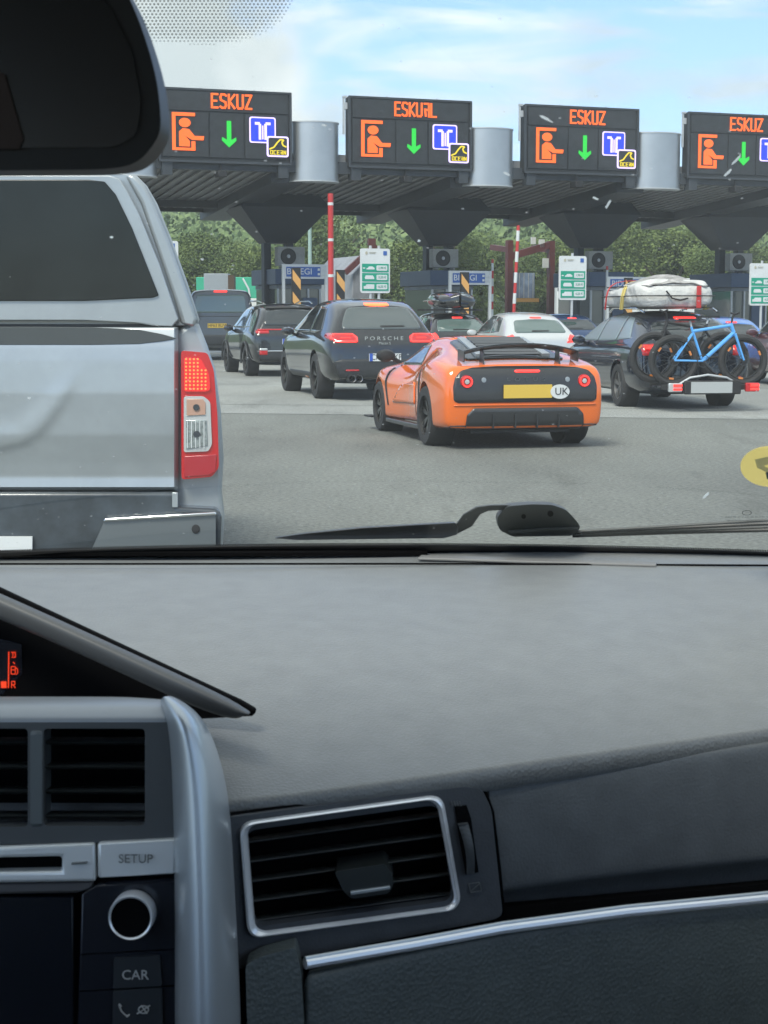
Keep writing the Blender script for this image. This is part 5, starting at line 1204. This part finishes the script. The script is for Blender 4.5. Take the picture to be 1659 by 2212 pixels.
for (ul, ur) in ((-190, 62), (92, 314)):
    for k in range(4):
        v = 1604 + k * 53; mb = MB(); rows = []
        for u in (ul, ur): rows.append([at(u, v - 12, SY(u, v) + .03), at(u, v - 4, SY(u, v) + .008), at(u, v, SY(u, v) + .006), at(u, v + 4, SY(u, v) + .008), at(u, v + 5, SY(u, v) + .03)])
        mb.grid(rows, closed=True); mb.build('vent_slat', 'slat', oc, off=OFF, smooth=True)
panel('disc_slot_bar', [(-200, 1838), (205, 1822), (207, 1905), (-200, 1912)], lambda u, v: SY(u, v) - .003, 'satin_light', oc, thick=.012, bevel=.002, holes=[([(-190, 1858), (133, 1851), (133, 1883), (-190, 1888)], 0)])
panel('disc_slot', [(-195, 1850), (140, 1845), (140, 1890), (-195, 1895)], lambda u, v: SY(u, v) + .006, 'hole', oc, thick=.004, bevel=0)
mb = MB(); mb.bar(at(155, 1865, SY(0, 1865) - .004), at(188, 1863, SY(0, 1865) - .004), .0028, .001); mb.build('slot_mark', 'etch', oc, off=OFF, smooth=False)
sb_ = panel('setup_button', [(210, 1822), (381, 1813), (381, 1888), (211, 1898)], lambda u, v: SY(u, v) - .004, 'satin_light', oc, thick=.012, bevel=.002)
def lab(s, u, v, px, parent, m, Yd, name='lettering'):
    p = at(u, v, SY(u, v) - Yd) - wloc(parent); text(name, s, px / F * 1.07 * 1.38, m, parent, p, (R(83), 0, R(0)), ext=.0002)
lab('SETUP', 293, 1856, 20, sb_, 'etch', .0062)
panel('lower_strip', [(-200, 1914), (200, 1904), (200, 1918), (165, 1930), (-200, 1936)], lambda u, v: SY(u, v) + .002, mat('warm_grey', (.09, .085, .085), .4), oc, thick=.008, bevel=.002)
lp = panel('control_panel', [(175, 1932), (215, 1908), (384, 1898), (386, 2260), (165, 2260)], lambda u, v: SY(u, v) + .0, 'piano', oc, thick=.012, bevel=.002)
panel('touch_screen', [(-200, 1940), (158, 1938), (160, 2260), (-200, 2260)], lambda u, v: SY(u, v) + .004, 'screen', oc, thick=.008, bevel=.001)
panel('screen_bezel', [(158, 1936), (176, 1934), (168, 2260), (158, 2260)], lambda u, v: SY(u, v) + .001, 'vent_frame_grey', oc, thick=.008, bevel=.001) if 0 else None
kc = at(290, 1970, SY(290, 1970) - .001); tilt = Matrix.Rotation(R(-7), 3, 'X')
mb = MB(); mb.lathe([(.0128, -.016), (.0140, -.017), (.0147, -.015), (.0148, .0)], 40, 'y'); 
for v in mb.v: v.xyz = (tilt @ v) + kc
knob = mb.build('knob_ring', 'satin_bright', oc, off=OFF)
mb = MB(); mb.lathe([(0, -.0155), (.0115, -.0155), (.0128, -.0162)], 40, 'y'); 
for v in mb.v: v.xyz = (tilt @ v) + kc
mb.build('knob_face', 'hole', knob, off=OFF)
b1 = panel('button', [(246, 2070), (345, 2064), (350, 2130), (244, 2136)], lambda u, v: SY(u, v) - .002, mat('button_dark', (.016, .02, .024), .45), oc, thick=.008, bevel=.0015, r=5); lab('CAR', 292, 2107, 22, b1, 'key_text', .0032)
b2 = panel('button', [(244, 2140), (350, 2134), (352, 2260), (242, 2260)], lambda u, v: SY(u, v) - .002, 'button_dark', oc, thick=.008, bevel=.0015, r=5)
mb = MB(); Bq = lambda u, v: at(u, v, SY(u, v) - .0036)
ph = [(258, 2172), (262, 2184), (270, 2192), (277, 2196)]
for p, q in zip(ph, ph[1:]): mb.bar(Bq(*p), Bq(*q), .0012, .0005)
mb.bar(Bq(257, 2169), Bq(262, 2175), .002, .0005); mb.bar(Bq(273, 2196), Bq(280, 2192), .002, .0005)
tr = ell(310, 2181, 11, 8, 12); tr += tr[:1]
for p, q in zip(tr, tr[1:]): mb.bar(Bq(*p), Bq(*q), .0009, .0005)
mb.bar(Bq(296, 2190), Bq(324, 2172), .0009, .0005); mb.bar(Bq(305, 2172), Bq(318, 2190), .0009, .0005)
mb.build('phone_symbol', 'key_text', b2, off=OFF, smooth=False)
for v in (2058, 2137):
    mb = MB(); mb.tube([at(172, v + 4, SY(172, v) - .0005), at(384, v - 8, SY(384, v) - .0005)], .0004, 5); mb.build('button_gap', 'hole', lp, off=OFF)
# satin side rib
Lf = [(352, 1506), (366, 1540), (375, 1600), (380, 1700), (383, 1800), (385, 1900), (386, 2020), (386, 2130), (386, 2290)]
Rt = [(362, 1507), (422, 1540), (456, 1600), (484, 1700), (492, 1800), (498, 1900), (504, 2020), (510, 2130), (514, 2290)]
rows = []
for i, ((u0, v0), (u1, v1)) in enumerate(zip(Lf, Rt)):
    row = []; Yb = 1.082 - .00006 * (v0 - 1500) if i else 1.10
    for t, dy in ((0, .02), (0.02, -.004), (.12, -.013), (.35, -.022), (.6, -.018), (.85, .0), (.98, .02), (1.0, .045)): row.append((u0 + (u1 - u0) * t, v0 + (v1 - v0) * t, Yb + dy))
    rows.append(row)
surf('console_rib', rows, 'satin', oc, sub=2, solid=.003)

# rear view mirror
ms = empty('rear_view_mirror', at(0, 150, .72) - OFF); ms.parent = oc
mo = wloc(ms)
shape = fillet([(-900, -70), (230, -70), (262, -40), (300, 40), (338, 160), (349, 262), (342, 300), (300, 352), (240, 366), (-880, 376)], [30, 30, 60, 60, 80, 60, 40, 40, 60, 30], 6)
mb = MB(); mb.prism(shape, lambda u, v: at(u, v, .72), thick=(0, .03, 0)); mb.build('housing', mat('mirror_black', (.006, .006, .006), .5), ms, off=mo, bevel=.006)
inner = [(-870, -30), (205, -30), (240, 20), (285, 110), (305, 220), (296, 290), (250, 318), (-850, 325)]
mb = MB(); mb.prism(fillet(inner, 20), lambda u, v: at(u, v, .7185), thick=(0, .001, 0)); mb.build('mirror_glass', mat('mirror_glass', (.008, .008, .009), .25), ms, off=mo)
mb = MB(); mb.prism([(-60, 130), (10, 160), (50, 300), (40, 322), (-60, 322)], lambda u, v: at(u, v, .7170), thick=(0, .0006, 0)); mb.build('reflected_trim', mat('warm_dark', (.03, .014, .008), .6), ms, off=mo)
mb = MB(); mb.tube([at(-150, 60, .75), at(-160, -80, .80), at(-140, -220, .87)], [.012, .01, .016]); mb.build('mount', 'mirror_black', ms, off=mo)

# windscreen: a gently curved sheet from the cowl to the roof
WB, WT = (1.965, 1.108), (.80, 1.69)
def ws(X, t):
    y = WB[0] + (WT[0] - WB[0]) * t; z = WB[1] + (WT[1] - WB[1]) * t
    bul = .10 * (1 - (X / .8) ** 2) - .10
    return Vector((X, y + bul * .9, z + bul * .15 + .012 * math.sin(math.pi * t)))
def on_ws(u, v):
    d = ray(u, v); lo, hi = .3, 2.6
    for _ in range(40):
        Y = (lo + hi) / 2; p = Vector((0, 0, H)) + d * (Y / d.y); t = (p.z - WB[1]) / (WT[1] - WB[1])
        for _k in range(3): t -= (ws(p.x, t).z - p.z) / (WT[1] - WB[1])
        if p.y < ws(p.x, t).y: lo = Y
        else: hi = Y
    return p
m = bpy.data.materials.new('windscreen_glass'); m.use_nodes = True; t = m.node_tree; t.nodes.clear()
o_ = N(t, 'ShaderNodeOutputMaterial'); tr_ = N(t, 'ShaderNodeBsdfTransparent'); tr_.inputs[0].default_value = (.945, .975, .935, 1)
gl = N(t, 'ShaderNodeBsdfGlossy'); gl.inputs['Roughness'].default_value = .02; lw_ = N(t, 'ShaderNodeLayerWeight'); lw_.inputs[0].default_value = .5; pw_ = N(t, 'ShaderNodeMath', operation='POWER'); pw_.inputs[1].default_value = 5; t.links.new(lw_.outputs['Facing'], pw_.inputs[0]); fre = N(t, 'ShaderNodeMath', operation='MULTIPLY_ADD'); fre.inputs[1].default_value = .5; fre.inputs[2].default_value = .03; t.links.new(pw_.outputs[0], fre.inputs[0])
mx1 = N(t, 'ShaderNodeMixShader'); t.links.new(fre.outputs[0], mx1.inputs[0]); t.links.new(tr_.outputs[0], mx1.inputs[1]); t.links.new(gl.outputs[0], mx1.inputs[2])
df = N(t, 'ShaderNodeBsdfTranslucent'); df.inputs[0].default_value = (.75, .8, .8, 1); df2 = N(t, 'ShaderNodeBsdfDiffuse'); df2.inputs[0].default_value = (.75, .8, .8, 1)
mxd = N(t, 'ShaderNodeMixShader'); mxd.inputs[0].default_value = .5; t.links.new(df.outputs[0], mxd.inputs[1]); t.links.new(df2.outputs[0], mxd.inputs[2])
tcn = N(t, 'ShaderNodeTexCoord')
# film of dust and painted reflection haze + bright specks
n1 = N(t, 'ShaderNodeTexNoise'); n1.inputs['Scale'].default_value = 5; n1.inputs['Detail'].default_value = 8; t.links.new(tcn.outputs['Object'], n1.inputs[0])
rr1 = N(t, 'ShaderNodeMapRange'); rr1.inputs['From Min'].default_value = .35; rr1.inputs['From Max'].default_value = .75; rr1.inputs['To Min'].default_value = .002; rr1.inputs['To Max'].default_value = .018
t.links.new(n1.outputs[0], rr1.inputs[0])
vo = N(t, 'ShaderNodeTexVoronoi'); vo.inputs['Scale'].default_value = 85; t.links.new(tcn.outputs['Object'], vo.inputs[0])
lt = N(t, 'ShaderNodeMapRange'); lt.inputs['From Min'].default_value = .07; lt.inputs['From Max'].default_value = .11; lt.inputs['To Min'].default_value = 1; lt.inputs['To Max'].default_value = 0; t.links.new(vo.outputs['Distance'], lt.inputs[0])
sp_ = N(t, 'ShaderNodeSeparateColor'); t.links.new(vo.outputs['Color'], sp_.inputs[0])
gt = N(t, 'ShaderNodeMath', operation='GREATER_THAN'); gt.inputs[1].default_value = .76; t.links.new(sp_.outputs[0], gt.inputs[0])
m1 = N(t, 'ShaderNodeMath', operation='MULTIPLY'); t.links.new(lt.outputs[0], m1.inputs[0]); t.links.new(gt.outputs[0], m1.inputs[1])
m2 = N(t, 'ShaderNodeMath', operation='MULTIPLY'); m2.inputs[1].default_value = .4; t.links.new(m1.outputs[0], m2.inputs[0])
s1 = N(t, 'ShaderNodeMath', operation='ADD', use_clamp=True); 
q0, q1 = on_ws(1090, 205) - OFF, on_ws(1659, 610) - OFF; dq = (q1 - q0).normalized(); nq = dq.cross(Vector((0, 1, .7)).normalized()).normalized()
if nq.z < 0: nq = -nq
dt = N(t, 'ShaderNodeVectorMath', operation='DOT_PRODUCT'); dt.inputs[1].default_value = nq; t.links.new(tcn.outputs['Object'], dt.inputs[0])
mr_ = N(t, 'ShaderNodeMapRange'); mr_.inputs['From Min'].default_value = nq.dot(q0) - .0006; mr_.inputs['From Max'].default_value = nq.dot(q0) + .0006; mr_.inputs['To Min'].default_value = 0; mr_.inputs['To Max'].default_value = .02; t.links.new(dt.outputs['Value'], mr_.inputs[0])  # reflection veil painted in as paler film above the diagonal
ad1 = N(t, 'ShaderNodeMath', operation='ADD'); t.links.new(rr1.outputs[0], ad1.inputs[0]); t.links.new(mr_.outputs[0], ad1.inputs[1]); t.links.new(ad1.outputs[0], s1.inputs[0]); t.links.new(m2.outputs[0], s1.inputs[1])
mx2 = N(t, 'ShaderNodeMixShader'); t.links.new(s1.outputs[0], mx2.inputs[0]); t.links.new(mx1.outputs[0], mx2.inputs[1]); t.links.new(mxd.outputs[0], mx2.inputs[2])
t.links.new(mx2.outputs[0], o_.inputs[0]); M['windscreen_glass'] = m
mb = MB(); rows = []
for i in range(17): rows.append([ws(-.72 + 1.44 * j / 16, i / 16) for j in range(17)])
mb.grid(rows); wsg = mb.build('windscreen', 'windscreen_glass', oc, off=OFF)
# black ceramic band at the foot
mb = MB(); rows = []
for j in range(33):
    X = -.72 + 1.44 * j / 32; rows.append([ws(X, -.02) + Vector((0, -.004, 0)), ws(X, .046) + Vector((0, -.004, .0))])
mb.grid(rows)
mb.build('lower_band', mat('ceramic', (.006, .006, .007), .55), wsg, off=OFF, solid=.002)
mb = MB()
for row in range(2):
    for j in range(520):
        X = -.72 + 1.44 * (j + .5 * row) / 520; c = ws(X, .0472 + row * .0019) + Vector((0, -.004, 0)); r_ = .00105 - row * .0003
        mb.add([c + Vector((math.cos(a) * r_, 0, math.sin(a) * r_)) for a in (0, 1.05, 2.1, 3.14, 4.19, 5.24)], [(0, 1, 2, 3, 4, 5)])
mb.build('edge_dots', 'ceramic', wsg, off=OFF, smooth=False, recalc=False)
# dotted shade patch round the mirror mount
mb = MB(); row = 0; v = -40.0
while v < 100:
    u = -40 + (4.3 if row % 2 else 0)
    while u < 660:
        q = ((u - 470) / 172) ** 2 + (max(0, v + 28) / 124) ** 2 if u > 470 else ((u - 470) / 320) ** 2 * .5 + (max(0, v + 28) / 126) ** 2
        if q < 1 and u > 240:
            c = on_ws(u, v) + Vector((0, -.002, 0)); r_ = .00074 * (1.0 if q < .75 else 1.0 - .5 * (q - .75) / .25)
            mb.add([c + Vector((math.cos(a) * r_, .0, math.sin(a) * r_)) for a in (0, 1.05, 2.1, 3.14, 4.19, 5.24)], [(0, 1, 2, 3, 4, 5)])
        u += 8.6
    v += 7.2; row += 1
mb.build('shade_dots', mat('dot_grey', (.1, .11, .11), .7), wsg, off=OFF, smooth=False, recalc=False)
# sticker and maker's marks
def thin(name, c):
    m = bpy.data.materials.new(name); m.use_nodes = True; t = m.node_tree; t.nodes.clear(); o_ = N(t, 'ShaderNodeOutputMaterial')
    a = N(t, 'ShaderNodeBsdfTranslucent'); b = N(t, 'ShaderNodeBsdfDiffuse'); x = N(t, 'ShaderNodeMixShader'); x.inputs[0].default_value = .3
    n = N(t, 'ShaderNodeTexNoise'); n.inputs['Scale'].default_value = 300; r = N(t, 'ShaderNodeValToRGB'); r.color_ramp.elements[0].color = (*[q * .8 for q in c], 1); r.color_ramp.elements[1].color = (*c, 1)
    t.links.new(n.outputs[0], r.inputs[0])
    for q in (a, b): t.links.new(r.outputs[0], q.inputs[0])
    t.links.new(a.outputs[0], x.inputs[1]); t.links.new(b.outputs[0], x.inputs[2]); t.links.new(x.outputs[0], o_.inputs[0]); M[name] = m
thin('sticker_yellow', (.95, .86, .5)); thin('sticker_pale', (.8, .82, .75)); thin('sticker_grey', (.25, .3, .38))
def on_glass(name, pts, m_, d, parent=wsg):
    mb = MB(); mb.prism(pts, lambda u, v: on_ws(u, v) + Vector((0, -d, 0)), thick=(0, .0006, 0)); return mb.build(name, m_, parent, off=OFF)
stk = on_glass('sticker', ell(1662, 1007, 64, 44, 36), mat('sticker_yellow', (.8, .68, .3), .6, noise=30, var=.15), .003)
on_glass('sticker_mark', [(1629, 992), (1660, 985), (1662, 1000), (1648, 1006), (1662, 1012), (1660, 1022), (1634, 1010)], mat('sticker_pale', (.45, .47, .42), .6), .004, stk)
on_glass('sticker_mark', [(1652, 1020), (1672, 1012), (1672, 1036), (1655, 1034)], mat('sticker_grey', (.2, .24, .28), .6), .004, stk)
thin('splat_pale', (.9, .93, .95)); rnd = random.Random(21)
for u, v, a_, l_ in ((1592, 345, -.9, 22), (1575, 372, -.7, 14), (240, 512, 0, 5), (1180, 255, .5, 20), (1288, 428, .4, 9), (700, 270, .2, 7), (1525, 1072, -.8, 12), (436, 560, 0, 4), (1095, 375, .5, 9), (62, 860, .1, 5), (1315, 440, -1, 14), (905, 520, 0, 4)):
    n = 9; pts = [(u + math.cos(a_) * l_ * math.cos(2 * math.pi * k / n) * rnd.uniform(.6, 1) - math.sin(a_) * 2.6 * math.sin(2 * math.pi * k / n), v + math.sin(a_) * l_ * math.cos(2 * math.pi * k / n) * rnd.uniform(.6, 1) + math.cos(a_) * 2.6 * math.sin(2 * math.pi * k / n) * rnd.uniform(.6, 1.3)) for k in range(n)]
    on_glass('splat', pts, 'splat_pale', -.002)
mb = MB()
def gbar(u0, v0, u1, v1, w): mb.bar(on_ws(u0, v0) - Vector((0, .003, 0)), on_ws(u1, v1) - Vector((0, .003, 0)), w, .0005)
e_ = ell(1612, 1107, 10, 5, 14); e_ += e_[:1]
for p, q in zip(e_, e_[1:]): gbar(*p, *q, .0005)
rnd = random.Random(4)
for v, x0, x1, w in ((1116, 1565, 1655, .0016), (1124, 1570, 1645, .0009), (1131, 1568, 1650, .0009)):
    u = x0
    while u < x1:
        l = rnd.uniform(3, 8); gbar(u, v, u + l, v, w); u += l + rnd.uniform(1, 3)
mb.build('maker_marks', mat('mark_dark', (.04, .045, .045), .7), wsg, off=OFF, smooth=False)

# wiper outside the glass
def out(u, v, d=.02): p = on_ws(u, v); return p + Vector((0, d, .004))
wp = empty('wiper', out(1150, 1140) - OFF); wp.parent = oc; wo = wloc(wp)
mb = MB(); mb.prism(fillet([(1075, 1128), (1098, 1104), (1150, 1100), (1195, 1101), (1226, 1112), (1246, 1133), (1258, 1150), (1240, 1168), (1110, 1170), (1080, 1156)], 9), lambda u, v: out(u, v, .012), thick=(0, .03, 0)); cap = mb.build('pivot_cap', mat('wiper_plastic', (.05, .054, .056), .5), wp, off=wo, bevel=.003)
for u, v, q in ((1133, 1126, 5), (1191, 1120, 6.5)):
    mb = MB(); mb.prism(ell(u, v, q, q, 14), lambda a, b: out(a, b, .0105), thick=(0, .002, 0)); mb.build('screw_hole', 'hole', cap, off=wo)
mb = MB(); mb.tube([out(1250, 1150, .008), out(1180, 1152, .008), (out(1100, 1158, .008))], .0022); mb.build('cap_lip', 'wiper_plastic', cap, off=wo)
mb = MB(); mb.prism([(1120, 1103), (1100, 1113), (1058, 1116), (1040, 1124), (1022, 1150), (990, 1166), (968, 1168), (966, 1160), (985, 1148), (1003, 1124), (1030, 1108), (1060, 1104)], lambda u, v: out(u, v, .02), thick=(0, .01, 0)); mb.build('arm', 'wiper_plastic', wp, off=wo, bevel=.002)
mb = MB(); mb.prism([(985, 1141), (992, 1152), (990, 1166), (960, 1174), (640, 1178), (590, 1174), (660, 1164), (780, 1152)], lambda u, v: out(u, v, .016), thick=(0, .012, 0)); mb.build('blade', mat('blade_black', (.02, .022, .025), .35), wp, off=wo, bevel=.002)
w2 = empty('wiper', out(1450, 1150) - OFF); w2.parent = oc; wo = wloc(w2)
for dv_, r_, m_ in ((0, .0016, 'wiper_plastic'), (6, .0022, 'blade_black'), (12, .0018, 'wiper_plastic'), (17, .0024, 'blade_black')):
    mb = MB(); mb.tube([out(1240, 1160 + dv_ * .5, .016), out(1450, 1148 + dv_ * .8, .016), out(1680, 1134 + dv_ + dv_ * .3, .016), out(1800, 1128 + dv_ * 1.4, .016)], r_, 8); mb.build('blade' if dv_ else 'arm', m_, w2, off=wo)

# cabin shell around us: roof, pillars, doors, floor, bonnet
mb = MB(); rows = []
for Y, z in ((.80, 1.70), (.55, 1.735), (0, 1.765), (-.8, 1.765), (-1.5, 1.72), (-1.75, 1.6)): rows.append([Vector((X, Y, z - .05 * (X / .66) ** 2)) for X in (-.66, -.45, -.2, 0, .2, .45, .66)])
mb.grid(rows); mb.build('headliner', mat('cloth_grey', (.22, .22, .21), .9), oc, off=OFF, solid=.03)
for s in (-1, 1):
    mb = MB(); mb.bar((s * .68, .80, 1.68), (s * .76, 1.86, 1.09), .07, .09); mb.build('pillar', mat('pillar_grey', (.3, .3, .28), .8), oc, off=OFF, bevel=.01)
    mb = MB(); mb.bar((s * .68, -.3, 1.70), (s * .76, -.3, 1.0), .09, .05, up=(0, 1, 0)); mb.build('pillar', 'pillar_grey', oc, off=OFF, bevel=.01)
    mb = MB(); mb.box((s * .80, .1, .72), (.06, 3.7, .7)); mb.build('door', 'fascia', oc, off=OFF, bevel=.02)
    mb = MB(); mb.add([(s * .76, -1.6, 1.05), (s * .76, 1.7, 1.07), (s * .69, .75, 1.66), (s * .69, -1.5, 1.66)], [(0, 1, 2, 3)]); mb.build('side_glass', 'windscreen_glass', oc, off=OFF)
mb = MB(); mb.box((0, .2, .36), (1.6, 3.9, .04)); mb.build('floor', mat('carpet', (.03, .03, .03), .95), oc, off=OFF)
for s in (-1, 1):
    mb = MB(); mb.box((s * .38, -.62, .85), (.5, .16, .75)); mb.box((s * .38, -.62, 1.32), (.26, .12, .18)); mb.box((s * .38, -.35, .52), (.5, .5, .16)); mb.build('front_seat', mat('seat_cloth', (.04, .04, .042), .95), oc, off=OFF, bevel=.03)
mb = MB(); mb.box((0, -1.7, .8), (1.6, .1, .9)); mb.build('rear_seat', 'carpet', oc, off=OFF, bevel=.04)
mb = MB(); rows = []
for Y, z in ((2.03, 1.035), (2.3, .99), (2.7, .90), (2.95, .78), (3.0, .6)): rows.append([Vector((X, Y - abs(X) * .12, z - .08 * (X / .8) ** 2)) for X in (-.8, -.5, -.2, 0, .2, .5, .8)])
mb.grid(rows); mb.build('bonnet', 'paint_grey', oc, off=OFF, sub=1, solid=.01)

# air between us and the hillside
mb = MB(); mb.box((20, 260, 34), (900, 700, 75)); hz = mb.build('haze', 'black', None, smooth=False); tag(hz, kind='stuff')
m = bpy.data.materials.new('haze'); m.use_nodes = True; t = m.node_tree; t.nodes.clear(); o_ = N(t, 'ShaderNodeOutputMaterial'); pv = N(t, 'ShaderNodeVolumePrincipled'); pv.inputs['Color'].default_value = (.86, .93, .97, 1); pv.inputs['Density'].default_value = .0009; pv.inputs['Anisotropy'].default_value = .2
t.links.new(pv.outputs[0], o_.inputs['Volume']); hz.data.materials.clear(); hz.data.materials.append(m)
